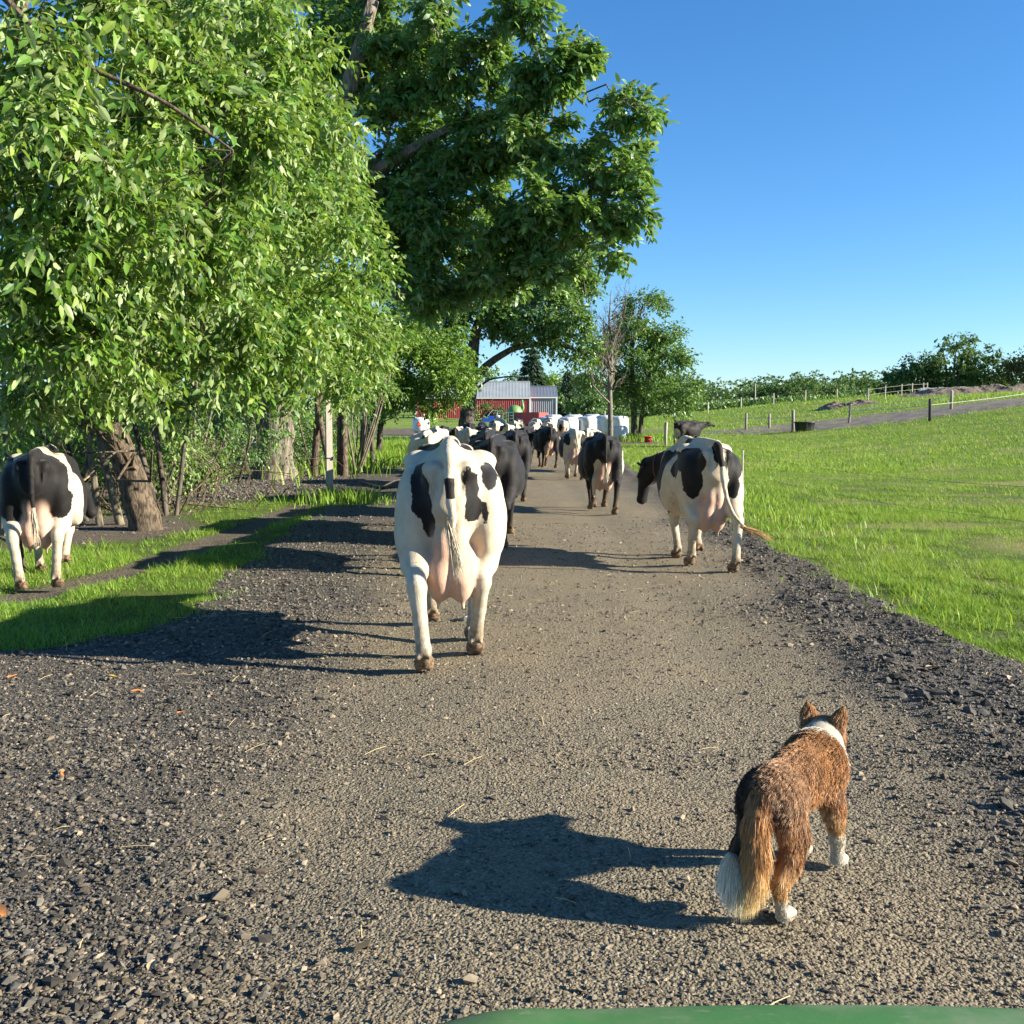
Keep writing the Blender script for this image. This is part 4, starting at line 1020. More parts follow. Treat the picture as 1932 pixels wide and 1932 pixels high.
class SDF:
    def __init__(s, lo, hi, h):
        s.lo = np.array(lo, float); s.h = h
        s.n = np.ceil((np.array(hi) - s.lo) / h).astype(int) + 1
        s.ax = [s.lo[i] + np.arange(s.n[i]) * h for i in range(3)]
        s.f = np.full(tuple(s.n), 0.6, np.float32)
    def add(s, fn, k=0.02, sub=False):
        lo, hi = fn.box; m = k + 3 * s.h
        i0 = np.clip(np.floor((lo - m - s.lo) / s.h).astype(int), 0, s.n); i1 = np.clip(np.ceil((hi + m - s.lo) / s.h).astype(int) + 1, 0, s.n)
        if np.any(i1 <= i0): return s
        sl = tuple(slice(a, b) for a, b in zip(i0, i1))
        d = fn(s.ax[0][sl[0]][:, None, None], s.ax[1][sl[1]][None, :, None], s.ax[2][sl[2]][None, None, :])
        f = s.f[sl]
        hh = np.clip(.5 + .5 * (f - d) / k, 0, 1)
        s.f[sl] = f * (1 - hh) + d * hh - k * hh * (1 - hh)
        return s
    def cut(s, fn, k=0.03):
        lo, hi = fn.box; m = k + 3 * s.h
        i0 = np.clip(np.floor((lo - m - s.lo) / s.h).astype(int), 0, s.n); i1 = np.clip(np.ceil((hi + m - s.lo) / s.h).astype(int) + 1, 0, s.n)
        sl = tuple(slice(a, b) for a, b in zip(i0, i1))
        d = -fn(s.ax[0][sl[0]][:, None, None], s.ax[1][sl[1]][None, :, None], s.ax[2][sl[2]][None, None, :])
        f = s.f[sl]; hh = np.clip(.5 - .5 * (f - d) / k, 0, 1)
        s.f[sl] = f * (1 - hh) + d * hh + k * hh * (1 - hh)
    def floor(s):
        s.f = np.maximum(s.f, -(s.ax[2][None, None, :] + 0 * s.f)); return s
    def mesh(s):
        f = s.f; ins = f < 0
        c = [f[i:f.shape[0] - 1 + i, j:f.shape[1] - 1 + j, k:f.shape[2] - 1 + k] for i in (0, 1) for j in (0, 1) for k in (0, 1)]
        ci = sum((q < 0).astype(np.int8) for q in c)
        act = (ci > 0) & (ci < 8)
        idx = -np.ones(act.shape, np.int32); I = np.argwhere(act); idx[act] = np.arange(len(I))
        vals = np.stack([q[act] for q in c], 1).astype(float)
        off = np.array([(i, j, k) for i in (0, 1) for j in (0, 1) for k in (0, 1)], float)
        acc = np.zeros((len(I), 3)); cnt = np.zeros(len(I))
        for a in range(8):
            for b in range(a + 1, 8):
                if bin(a ^ b).count('1') != 1: continue
                x = (vals[:, a] < 0) != (vals[:, b] < 0)
                t = vals[:, a] / np.where(x, vals[:, a] - vals[:, b], 1)
                acc += np.where(x[:, None], off[a] + (off[b] - off[a]) * t[:, None], 0); cnt += x
        V = s.lo + (I + acc / cnt[:, None]) * s.h
        Q = []
        for ax in range(3):
            a0 = np.take(ins, range(f.shape[ax] - 1), ax); a1 = np.take(ins, range(1, f.shape[ax]), ax)
            E = np.argwhere(a0 != a1); flip = a0[a0 != a1]
            o1, o2 = [(1, 2), (2, 0), (0, 1)][ax]
            ok = (E[:, o1] > 0) & (E[:, o2] > 0) & (E[:, o1] < f.shape[o1] - 1) & (E[:, o2] < f.shape[o2] - 1)
            E = E[ok]; flip = flip[ok]
            def cell(d1, d2):
                q = E.copy(); q[:, o1] -= d1; q[:, o2] -= d2; return idx[q[:, 0], q[:, 1], q[:, 2]]
            q = np.stack([cell(1, 1), cell(0, 1), cell(0, 0), cell(1, 0)], 1)
            q = np.where(flip[:, None], q, q[:, ::-1])
            Q.append(q)
        Q = np.concatenate(Q); Q = Q[(Q >= 0).all(1)]
        return V, Q
def rotm(yaw=0, pitch=0, roll=0):
    return np.array((Matrix.Rotation(yaw, 3, 'Z') @ Matrix.Rotation(pitch, 3, 'X') @ Matrix.Rotation(roll, 3, 'Y')))
def vnormals(V, Q):
    n = np.zeros_like(V); fn = np.cross(V[Q[:, 2]] - V[Q[:, 0]], V[Q[:, 3]] - V[Q[:, 1]])
    for i in range(4): np.add.at(n, Q[:, i], fn)
    return nrmz(n)
def strands(P, D, L, W, g, c0, c1, rng, bend=None, segs=3):
    """tapered hair ribbons"""
    n = len(P); D = nrmz(D); S = nrmz(np.cross(D, rng.randn(n, 3)))
    V = []; C = []
    for k in range(segs):
        t = k / segs
        p = P + D * (L * t)[:, None] + np.array([0, 0, -1.0]) * (g * L * t * t)[:, None]
        if bend is not None: p = p + bend * (L * t * t)[:, None]
        w = (W * (1 - .75 * t))[:, None] * S
        V += [p - w, p + w]; cc = c0 * (1 - t) + c1 * t; C += [cc, cc]
    p = P + D * L[:, None] + np.array([0, 0, -1.0]) * (g * L)[:, None]
    if bend is not None: p = p + bend * L[:, None]
    V.append(p); C.append(c1)
    m = 2 * segs + 1
    V = np.stack(V, 1).reshape(-1, 3); C = np.stack(C, 1).reshape(-1, 3)
    b = np.arange(n)[:, None] * m
    q = np.array([[2 * k, 2 * k + 1, 2 * k + 3, 2 * k + 2] for k in range(segs - 1)]).reshape(-1, 4)
    Q = (b[:, :, None] + q[None]).reshape(-1, 4)
    T = (b + np.array([[2 * segs - 2, 2 * segs - 1, 2 * segs]])).reshape(-1, 3)
    return V, T, Q, C

# ------------------------------------------------------------------ cow coat
cm = NT('cow_coat')
co = cm.coord()
e1 = cm.noise(9, 3, .6, co); e2 = cm.noise(75, 3, .7, cm.mapping(co, (1, 1, .45))); hairn = cm.noise(150, 3, .7, cm.mapping(co, (1, 1, .3)))
sd = cm.attr('patch').outputs['Fac']
sd = cm.math('ADD', sd, cm.math('MULTIPLY', cm.math('SUBTRACT', e1, .5), .075))
sd = cm.math('ADD', sd, cm.math('MULTIPLY', cm.math('SUBTRACT', e2, .5), .022))
bl = cm.maprange(sd, -.003, .003, 1, 0)
white = cm.mix(cm.maprange(e1, .3, .75), (0.54, 0.475, 0.36), (0.45, 0.37, 0.26))
white = cm.mix(cm.maprange(hairn, .45, .75, 0, .30), white, (0.38, 0.32, 0.235))
black = cm.mix(cm.maprange(e1, .4, .7), (0.010, 0.009, 0.009), (0.017, 0.014, 0.013))
stn = cm.noise(4.5, 6, .7, cm.mapping(co, (1.2, 1.2, .7)), .8)
white = cm.mix(cm.maprange(stn, .56, .74, 0, .75), white, (0.29, 0.215, 0.125))
c = cm.mix(bl, white, black)
pk = cm.mix(cm.maprange(e1, .35, .7), (0.50, 0.33, 0.245), (0.45, 0.27, 0.195))
c = cm.mix(cm.attr('pink').outputs['Fac'], c, pk)
dn = cm.math('MULTIPLY', cm.attr('dirt').outputs['Fac'], cm.maprange(cm.noise(22, 5, .7, co), .25, .6))
c = cm.mix(dn, c, (0.11, 0.07, 0.038))
c = cm.mix(cm.attr('hoof').outputs['Fac'], c, cm.mix(cm.maprange(cm.noise(35, 4, .6, co), .4, .65), (0.05, .036, .024), (0.24, .15, .08)))
cm.base(c); cm.rough(.62); cm.spec(.17)
try:
    cm.p.inputs['Sheen Weight'].default_value = .15; cm.p.inputs['Sheen Roughness'].default_value = .4
    cm.p.inputs['Subsurface Weight'].default_value = 0.0
except Exception: pass
cm.bump(cm.math('ADD', hairn, cm.math('MULTIPLY', e1, .6)), .5, .008)
hairm = NT('hair_strands'); hairm.l(hairm.attr('col').outputs['Color'], hairm.p.inputs['Base Color']); hairm.rough(.5); hairm.spec(.35)

SEC = np.array([  # y, ztop, zbot, halfwidth, z of max width, top exponent
    (-.80, 1.27, 1.00, .11, 1.16, 2.0), (-.72, 1.34, .86, .21, 1.13, 1.9), (-.55, 1.385, .74, .285, 1.10, 1.9), (-.30, 1.41, .60, .345, 1.06, 1.9),
    (-.05, 1.41, .50, .37, 1.0, 1.75), (.2, 1.385, .47, .38, .94, 1.6), (.42, 1.385, .50, .33, .93, 1.7), (.62, 1.405, .55, .26, .98, 1.6),
    (.80, 1.36, .66, .20, 1.03, 1.7), (.95, 1.28, .80, .12, 1.04, 1.8)])
def trunk_sdf(fat=1.0):
    ys = np.linspace(-.82, .97, 120)
    ker = np.hanning(15); ker /= ker.sum()
    tab = []
    for q in range(1, 6):
        v = np.interp(ys, SEC[:, 0], SEC[:, q]); v = np.convolve(np.pad(v, 7, 'edge'), ker, 'valid'); tab.append(v)
    tab[2] = tab[2] * fat
    def f(x, y, z):
        yy = np.clip(y, -.82, .97)
        zt, zb, w, zm, nt = [np.interp(yy, ys, t) for t in tab]
        up = z > zm
        hgt = np.where(up, zt - zm, zm - zb)
        e = np.where(up, nt, 2.1)
        q = (np.abs(x) / w) ** e + (np.abs(z - zm) / np.maximum(hgt, .01)) ** e
        k = np.maximum(q, 1e-9) ** (1 / e)
        d = (k - 1) * np.minimum(w, hgt) * .9
        over = np.maximum(y - .97, -.82 - y)
        return np.where(over > 0, np.sqrt(np.maximum(d, 0) ** 2 + over ** 2), d)
    f.box = (np.array([-.45, -.85, .4]), np.array([.45, 1.0, 1.5])); return f

def cow_mesh(h, legs, head, tail, fat=1.0):
    """legs: dict HL, HR, FL, FR -> (stride, lift). head: (poll xyz, yaw, pitch). tail: points below the tailhead"""
    S = SDF((-.62, -1.25, -.02), (.62, 1.95, 1.62), h)
    S.add(trunk_sdf(fat), .02)
    for s in (-1, 1):
        S.add(ell((s * .240, -.24, 1.315), (.07, .11, .05), rotm(0, 0, s * .35)), .10)         # hooks
        S.add(ell((s * .12, -.745, 1.26), (.055, .06, .065)), .07)         # pins
        S.add(ell((s * .245, -.44, 1.08), (.09, .22, .20)), .08)            # thurl and upper thigh
        S.add(ell((s * .215, .52, 1.02), (.10, .19, .30), rotm(0, .25)), .10)   # shoulder
        S.add(ell((s * .30, .15, .86), (.09, .34, .26)), .12)
        S.cut(ell((s * .275, .00, 1.275), (.07, .15, .09)), .05)           # hollow flank behind the last rib
        S.cut(ell((s * .120, -.50, 1.425), (.05, .17, .040)), .06)         # dip between hook, pin and spine
        S.cut(ell((s * .075, -.845, 1.20), (.025, .05, .13)), .03)
    S.add(ell((0, -.70, 1.365), (.05, .14, .045)), .05)
    S.add(ell((0, -.15, 1.41), (.035, .45, .03)), .07)
    S.add(ell((0, .56, 1.40), (.05, .2, .05)), .08)
    S.add(ell((0, .80, .80), (.12, .16, .22)), .10)
    hoofs = []
    for key, s in (('HL', -1), ('HR', 1)):
        f, lf = legs[key]
        hip = np.array((s * .225, -.50, .98)); st = np.array((s * .235, -.42 + .25 * f, .78))
        hk = np.array((s * .203, -.73 + .55 * f, .53 + .5 * lf)); ft = np.array((s * .165, -.665 + f - .5 * lf, .155 + lf)); hf = ft + (np.array((s * .0, .075, -.115)) if lf < .05 else np.array((0, -.03, -.12)))
        S.add(ell((hip + st) / 2 + [s * .005, -.05, .06], (.092, .175, .25), rotm(0, .1)), .08)
        S.add(cap(st + [0, -.085, .06], st * .45 + hk * .55 + [0, .02, .02], .118, .090), .07); S.add(cap(st * .45 + hk * .55 + [0, .02, .02], hk + [0, .01, .04], .084, .060), .05)
        S.add(cap(hk + [0, -.025, .05], hk, .042, .05), .03)
        S.add(cap(hk, (hk + ft) / 2, .056, .044), .03); S.add(cap((hk + ft) / 2, ft, .044, .047), .02)
        S.add(cap(ft, hf + [0, -.01, .03], .050, .05), .02); hoofs.append((ft, hf, lf))
    for key, s in (('FL', -1), ('FR', 1)):
        f, lf = legs[key]
        el = np.array((s * .20, .46, .74)); kn = np.array((s * .175, .50 + .5 * f + .3 * lf, .44 + .4 * lf)); ft = np.array((s * .155, .49 + f - .6 * lf, .14 + lf)); hf = ft + (np.array((0, .065, -.10)) if lf < .05 else np.array((0, -.07, -.10)))
        S.add(cap((s * .205, .53, .92), el, .15, .11), .06)
        S.add(cap(el, kn + [0, 0, .05], .10, .058), .04); S.add(ell(kn, (.056, .056, .07)), .03)
        S.add(cap(kn, ft, .048, .042), .02); S.add(cap(ft, hf + [0, -.01, .03], .047, .048), .02); hoofs.append((ft, hf, lf))
    for ft, hf, lf in hoofs:
        for q in (-1, 1):
            S.add(ell(hf + [q * .031, .02 if lf < .05 else -.01, .012], (.034, .06, .052)), .008)
            S.add(ell(ft + [q * .032, -.045, -.035], (.016, .016, .02)), .012)
    # udder
    ud = []
    for s in (-1, 1):
        ud += [ell((s * .066, -.54, .615), (.105, .19, .205)), ell((s * .075, -.20, .62), (.09, .20, .15)), ell((s * .042, -.645, .86), (.072, .10, .25))]
    for u in ud: S.add(u, .028)
    for s in (-1, 1):
        for ty, tz in ((-.57, .415), (-.22, .47)):
            S.add(cap((s * .078, ty, tz + .03), (s * .08, ty, tz - .045), .017, .012), .015)
    # neck and head
    poll, yaw, pitch = head
    poll = np.array(poll, float); R = rotm(yaw, pitch)
    hp = lambda v: poll + R @ np.array(v, float)
    S.add(cap((0, .72, 1.17), hp((0, -.03, -.02)), .17, .085), .10); S.add(cap((0, .74, .98), hp((0, .03, -.13)), .15, .075), .10)
    S.add(ell(hp((0, .09, 0)), (.098, .15, .09), R), .04); S.add(ell(hp((0, -.01, .045)), (.07, .07, .05), R), .04)
    for s in (-1, 1): S.add(ell(hp((s * .045, .12, -.09)), (.052, .12, .085), R), .04)
    S.add(cap(hp((0, .18, -.02)), hp((0, .42, -.055)), .085, .066), .05); S.add(ell(hp((0, .455, -.06)), (.078, .055, .062), R), .03)
    for s in (-1, 1):
        S.add(ell(hp((s * .075, .15, .035)), (.025, .035, .025), R), .02)
        S.add(ell(hp((s * .175, -.01, .0)), (.10, .018, .052), R @ rotm(s * -.35, 0, s * .25)), .02)
    # tail
    T = [np.array((0, -.74, 1.385)), np.array((0, -.83, 1.33))] + [np.array(t, float) for t in tail]
    n = len(T)
    for i in range(n - 1):
        r0 = np.interp(i / (n - 1), [0, .25, 1], [.042, .031, .017]); r1 = np.interp((i + 1) / (n - 1), [0, .25, 1], [.042, .031, .017])
        S.add(cap(T[i], T[i + 1], r0, r1), .025 if i < 2 else .012)
    S.floor()
    V, Q = S.mesh()
    N = vnormals(V, Q); x, y, z = V.T
    lump = fbm(x * 1.0 + z * .7 + 11, y + z * .6, 7.0, 3) + .6 * fbm(y + 5, z - x, 16.0, 2)
    ribs = np.sin(y * 62 + z * 9) * sstep(.02, .12, y) * sstep(.56, .44, y) * sstep(.62, .8, z) * sstep(1.25, 1.1, z) * (np.abs(x) > .2)
    V = V + N * (.010 * lump * sstep(.15, .5, z) + .0035 * ribs)[:, None]
    x, y, z = V.T
    du = np.min([u(x, y, z) for u in ud], 0)
    pink = (1 - sstep(-.005, .03, du)) * (1 - .75 * sstep(.76, .93, z))
    hoof = np.zeros(len(V)); leg = sstep(.55, .1, z)
    for ft, hf, lf in hoofs:
        dd = np.linalg.norm(V - hf, axis=1); hoof = np.maximum(hoof, (1 - sstep(.085, .11, dd)) * sstep(hf[2] + .07, hf[2] + .045, z))
    return V, Q, pink, hoof, (poll, R, T)
def sd_ells(V, L):
    if not L: return np.full(len(V), .5)
    d = [ell(c, r)(V[:, 0], V[:, 1], V[:, 2]) for c, r in L]
    return np.min(d, 0)

def cow(label, x, y, head_deg, scale, h, legs, head, tail, black, white_on_black=(), switch_col=((.46, .38, .26), (.62, .54, .40)), seed=0, fat=.92, tagc=False, tail_black=(9, 9), nsw=420, dirt_amt=.8, collar=False, cutw=None):
    rng = np.random.RandomState(seed)
    legs = dict(zip(('HL', 'HR', 'FL', 'FR'), legs))
    V, Q, pink, hoof, (poll, R, T) = cow_mesh(h, legs, head, tail, fat)
    sd = sd_ells(V, black)
    if white_on_black: sd = np.maximum(sd, -sd_ells(V, white_on_black))
    if black == 'all' or (black and black[0] == 'all'): pass
    x_, y_, z_ = V.T
    tl = np.min([cap(T[i], T[i + 1], .03, .03)(x_, y_, z_) for i in range(1, len(T) - 1)], 0) < .012
    tz = np.where((z_ < tail_black[1]) & (z_ > tail_black[0]), -.03, .06)
    sd = np.where(tl, tz, sd)
    dirt = np.clip(sstep(.5, .02, z_) * dirt_amt + .25 * sstep(.25, .1, z_) + .3 * tl * sstep(.9, .6, z_), 0, 1)
    me = mesh_np('body', V, None, Q, cm.m, {'patch': sd, 'pink': pink, 'dirt': dirt, 'hoof': hoof}, True)
    root = tag(empty('cow', (x, y, gz(x, y)), rad(head_deg)), label, 'cow', 'dairy cows walking down the lane')
    root.scale = (scale,) * 3
    link('body', me, root)
    if nsw:
        e, d = T[-1], nrmz(T[-1] - T[-2]); n = nsw
        P = e + rng.randn(n, 3) * .009 - d * (rng.rand(n, 1) * .20)
        D = d + rng.randn(n, 3) * .10
        t = rng.rand(n, 1)
        c0 = np.array(switch_col[0]) * (.7 + .5 * t); c1 = np.array(switch_col[1]) * (.75 + .4 * t)
        Vh, Th, Qh, C = strands(P, D, .10 + .13 * rng.rand(n), np.full(n, .0028), np.full(n, .12), c0, c1, rng, None, 2)
        link('tail_switch', mesh_np('tail_switch', Vh, Th, Qh, hairm.m, {'col': C}), root)
    for s in (-1, 1):
        if h < .026:
            mb = MB(); c = poll + R @ np.array((s * .098, .165, .035)); mb.lathe([(0, -.016), (.012, -.011), (.016, 0), (.012, .011), (0, .016)], c, 10); mb.build('eye', M['eye'], root, True)
        if tagc:
            c = poll + R @ np.array((s * .20, -.05, -.03)); mb = MB(); mb.box(c, (.035, .004, .045), R @ rotm(s * -.3)); mb.lathe([(0, -.01), (.01, -.01), (.01, .01), (0, .01)], c + R @ np.array((0, -.0, .035)), 8); mb.build('ear_tag', M['yellow_tag'], root)
    if collar:
        c = poll * .62 + np.array((0, .74, 1.05)) * .38; ax = nrmz(poll - np.array((0, .74, 1.05)))
        u = nrmz(np.cross(ax, [1, 0, .1])); w = np.cross(ax, u); mb = MB()
        a = np.linspace(0, 6.283, 29)
        mb.tube(np.array([c + .165 * (math.cos(t) * u * 1.12 + math.sin(t) * w * .80) for t in a]), .009, 6); mb.build('neck_collar', simple_mat('collar_brown', (.10, .045, .035), None, rough=.6), root, True)
        mb = MB(); mb.box(c + u * .25 * (1 if u[2] < 0 else -1), (.035, .03, .045)); mb.build('collar_tag', white_paint, root)
    return root

WALK_A = ((-.15, 0), (.30, 0), (.30, 0), (-.35, 0))
WALK_B = ((.32, 0), (-.30, 0), (-.30, 0), (.25, 0))
WALK_C = ((.1, 0), (-.22, .0), (.15, 0), (-.05, .14))
HEADN = ((0.0, 1.36, 1.20), 0.0, -.45)
TAILN = [(0, -.86, 1.18), (.0, -.865, 1.0), (.01, -.855, .8), (.015, -.84, .66)]
ALL = [((0, 0, 1), (3, 3, 3))]
# the white cow nearest in the middle of the lane
cow('big white cow with two black rump patches walking nearest in the middle of the lane', -.425, 7.06, 3, 1.0, .0145, WALK_A, ((-.05, 1.35, 1.16), .1, -.5),
    [(0.0, -.875, 1.2), (.006, -.88, 1.08), (.02, -.88, .98), (.012, -.875, .88), (.03, -.865, .79)],
    [((-.165, -.60, 1.19), (.085, .20, .135)), ((-.155, -.62, 1.06), (.085, .2, .12)), ((-.125, -.66, .945), (.045, .16, .10)),
     ((.115, -.68, 1.21), (.066, .16, .10)), ((.125, -.68, 1.13), (.058, .15, .10)), ((.135, -.66, 1.04), (.066, .16, .10)),
     ((.245, -.50, 1.20), (.062, .18, .12)), ((.262, -.50, 1.12), (.05, .14, .075)), ((.225, -.60, 1.0), (.022, .12, .07)),
     ((.06, .05, 1.43), (.05, .42, .07)), ((-.385, -.05, 1.17), (.05, .03, .02)), ((.37, .35, .9), (.1, .06, .25)), ((-.3, .75, 1.1), (.25, .3, .3))],
    seed=1, fat=.82, tail_black=(1.10, 1.225), nsw=700, dirt_amt=.75)
# right cow with lowered head
cow('white cow with bold black flank patches and lowered black head walking on the right', 2.08, 11.45, 5, .97, .019, ((.28, 0), (-.30, 0), (-.22, 0), (.10, .06)),
    ((-.32, 1.20, 1.08), .75, -1.25), [(.02, -.87, 1.18), (.03, -.90, 1.0), (.06, -.94, .8), (.12, -.99, .64), (.24, -1.02, .50), (.38, -1.02, .45)],
    [((-.22, -.55, 1.19), (.16, .30, .17)), ((-.23, -.60, 1.0), (.11, .2, .21)), ((-.32, -.28, 1.14), (.14, .18, .15)), ((.19, -.62, 1.19), (.15, .28, .22)), ((.20, -.64, .93), (.075, .16, .16)),
     ((-.05, .22, 1.36), (.4, .13, .2)), ((-.36, .34, 1.05), (.2, .22, .32)), ((-.32, .44, .75), (.2, .17, .25)), ((-.1, 1.3, 1.0), (.7, .55, .8)), ((.3, .2, 1.0), (.2, .2, .4)), ((0, -.80, 1.30), (.06, .14, .12))],
    seed=2, tail_black=(1.14, 2), switch_col=((.42, .25, .09), (.55, .36, .15)), nsw=330, collar=True)
# left cow on the path
cow('mostly black cow with white legs and yellow ear tag by the trees at left', -4.60, 10.05, 17, .92, .019, ((-.05, 0), (.02, 0), (.1, 0), (-.1, .16)),
    ((.20, 1.22, 1.02), -.75, -1.0), TAILN, [((0, -.62, 1.1), (.32, .36, .42)), ((-.2, -.5, .85), (.16, .26, .2)), ((.22, -.52, .92), (.12, .24, .22)), ((.36, .30, 1.0), (.22, .40, .40)), ((0, 1.25, 1.0), (.7, .7, .8)), ((-.3, 0, 1), (.2, .8, .4)), ((.12, .35, 1.3), (.25, .3, .2)), ((.27, -.2, 1.25), (.08, .16, .16))],
    [((.10, -.12, 1.42), (.10, .36, .09)), ((.33, -.06, .95), (.08, .045, .4)), ((.0, -.58, .6), (.13, .2, .22))],
    seed=3, tagc=True, tail_black=(.86, 2))
cow('black cow with white inner legs and pale udder between the lane and the right grass', 1.58, 18.25, 1, .97, .025, ((.30, .10), (-.28, 0), (-.3, 0), (.25, 0)), HEADN, TAILN,
    ALL, [((-.12, -.62, .78), (.07, .2, .25)), ((-.16, -.7, .45), (.06, .25, .35)), ((.38, -.2, .9), (.09, .8, .35)), ((.1, .1, .5), (.3, .5, .15)), ((.25, .0, 1.38), (.14, .25, .12)), ((-.17, .5, .1), (.1, .3, .15))],
    seed=4, tail_black=(.9, 2), dirt_amt=1)
cow('white cow with two black rump patches and a dark left flank further up the lane', 1.72, 28.9, 2, .98, .03, WALK_B, HEADN, [(.02, -.87, 1.15), (.05, -.88, .95), (.1, -.88, .75), (.2, -.89, .55)],
    [((-.2, -.58, 1.14), (.13, .2, .2)), ((.2, -.6, 1.12), (.13, .22, .22)), ((-.36, .0, 1.0), (.12, .6, .4)), ((0, 1.2, 1.1), (.4, .4, .5)), ((-.3, .3, .8), (.12, .2, .2))], seed=5, switch_col=((.55, .36, .16), (.72, .52, .28)))
cow('white cow with black speckles partly hidden behind the black cow with pale udder', 2.55, 33, -14, .98, .036, WALK_A, HEADN, TAILN,
    [((-.1, -.5, 1.35), (.05, .1, .12)), ((.1, -.4, 1.35), (.06, .1, .14)), ((.2, -.6, 1.2), (.08, .1, .12)), ((-.25, -.3, 1.2), (.08, .12, .12)), ((0, 1.2, 1.1), (.4, .4, .5))], seed=6)
cow('black cow with a tan tail tip and grey udder further up the lane', 1.18, 35.9, 10, 1.0, .03, WALK_B, HEADN, [(.0, -.87, 1.15), (-.02, -.88, .95), (-.06, -.88, .75), (-.12, -.89, .55)], ALL, seed=7, tail_black=(.95, 2), switch_col=((.50, .30, .10), (.68, .46, .2)))
cow('black cow striding just left of the tan tailed black cow', .55, 38.0, -8, .98, .034, WALK_A, HEADN, TAILN, ALL, seed=8, tail_black=(.2, 2), switch_col=((.03, .03, .03), (.05, .05, .05)))
cow('white cow with black rump directly behind the nearest big white cow', -.72, 11.2, 2, .97, .027, WALK_B, HEADN, TAILN,
    [((-.15, -.5, 1.28), (.2, .34, .24)), ((.16, -.5, 1.25), (.18, .3, .2)), ((.1, .2, 1.4), (.1, .5, .1)), ((0, 1.2, 1.1), (.4, .4, .5))], seed=9, tail_black=(1.0, 2))
cow('white cow with a dark back stripe, second behind the nearest white cow', -1.15, 15.0, 0, .98, .03, WALK_A, HEADN, TAILN,
    [((-.1, .1, 1.4), (.12, .5, .12)), ((.2, -.5, 1.1), (.1, .2, .2)), ((0, 1.2, 1.1), (.4, .4, .5))], seed=10)
cow('black cow whose side shows right of the nearest white cow', -.22, 13.6, -3, .97, .027, WALK_B, HEADN, TAILN, ALL, seed=11, tail_black=(.2, 2), switch_col=((.03, .03, .03), (.05, .05, .05)), dirt_amt=.3)
cow('black cow following close ahead of the one right of the near white cow', -.40, 17.5, -2, 1.0, .03, WALK_A, HEADN, TAILN, ALL, seed=12, tail_black=(.2, 2), switch_col=((.03, .03, .03), (.05, .05, .05)), dirt_amt=.3)
cow('black cow with grey sheen in the left file, ahead of two black cows', .02, 21.2, 3, .99, .032, WALK_B, HEADN, TAILN, ALL, seed=13, tail_black=(.2, 2), switch_col=((.03, .03, .03), (.05, .05, .05)), dirt_amt=.3)
cow('black cow farther up the left file beside white backs', -.55, 25.5, -6, 1.0, .036, WALK_A, HEADN, TAILN, ALL, [((.0, -.2, 1.42), (.1, .2, .1))], seed=14, tail_black=(.2, 2), switch_col=((.03, .03, .03), (.05, .05, .05)))
cow('black cow with pale legs behind the left file of black cows', .12, 30.0, 0, .98, .036, WALK_B, HEADN, TAILN, ALL, [((0, -.6, .3), (.4, .5, .4))], seed=15, tail_black=(.2, 2))
cow('black cow standing out in the pasture with its head turned right', 9.35, 55.0, -58, 1.0, .036, ((0, 0), (.05, 0), (0, 0), (.05, 0)), ((.1, 1.38, 1.30), -.2, -.2), TAILN, ALL, [((-.1, -.6, .75), (.35, .35, .4))], seed=16, tail_black=(.2, 2))
# the packed far end of the herd
rng = np.random.RandomState(77)
far_pat = []
spots = [(-1.7, 20.5), (-1.95, 26.5), (-1.35, 31.5), (-2.6, 33.5), (-.9, 37.5), (-2.1, 40.5), (-.2, 42), (.95, 43.5), (-1.3, 45), (-3.0, 44.5), (.2, 47.5), (1.7, 48.5), (-.7, 51), (-2.1, 50), (1.1, 53.5), (.1, 56), (2.1, 57), (-1.0, 58.5), (3.0, 61), (1.4, 62.5), (.4, 65), (-.8, 66), (2.3, 67)]
kinds = ['mixed', 'mixed', 'white', 'black', 'black', 'mixed', 'white', 'mixed', 'black', 'black', 'white', 'white', 'mixed', 'black', 'white', 'white', 'mixed', 'white', 'white', 'white', 'mixed', 'white', 'white']
lab = {'white': 'pale cow in the packed far end of the herd, mostly its white back showing', 'black': 'black cow in the packed far part of the herd, dark back showing', 'mixed': 'black and white cow in the packed far part of the herd'}
order = {k: [i for i in sorted(range(len(spots)), key=lambda q: spots[q][0] / spots[q][1]) if kinds[i] == k] for k in ('white', 'mixed', 'black')}
ORD = ['leftmost', 'second from the left', 'third from the left', 'fourth from the left', 'fifth from the left', 'sixth from the left', 'seventh from the left', 'eighth from the left', 'third from the right', 'second from the right', 'rightmost', 'last']
lab = {'white': 'pale backed cow in the packed far end of the herd', 'black': 'black backed cow in the packed far part of the herd', 'mixed': 'black and white cow in the packed far part of the herd'}
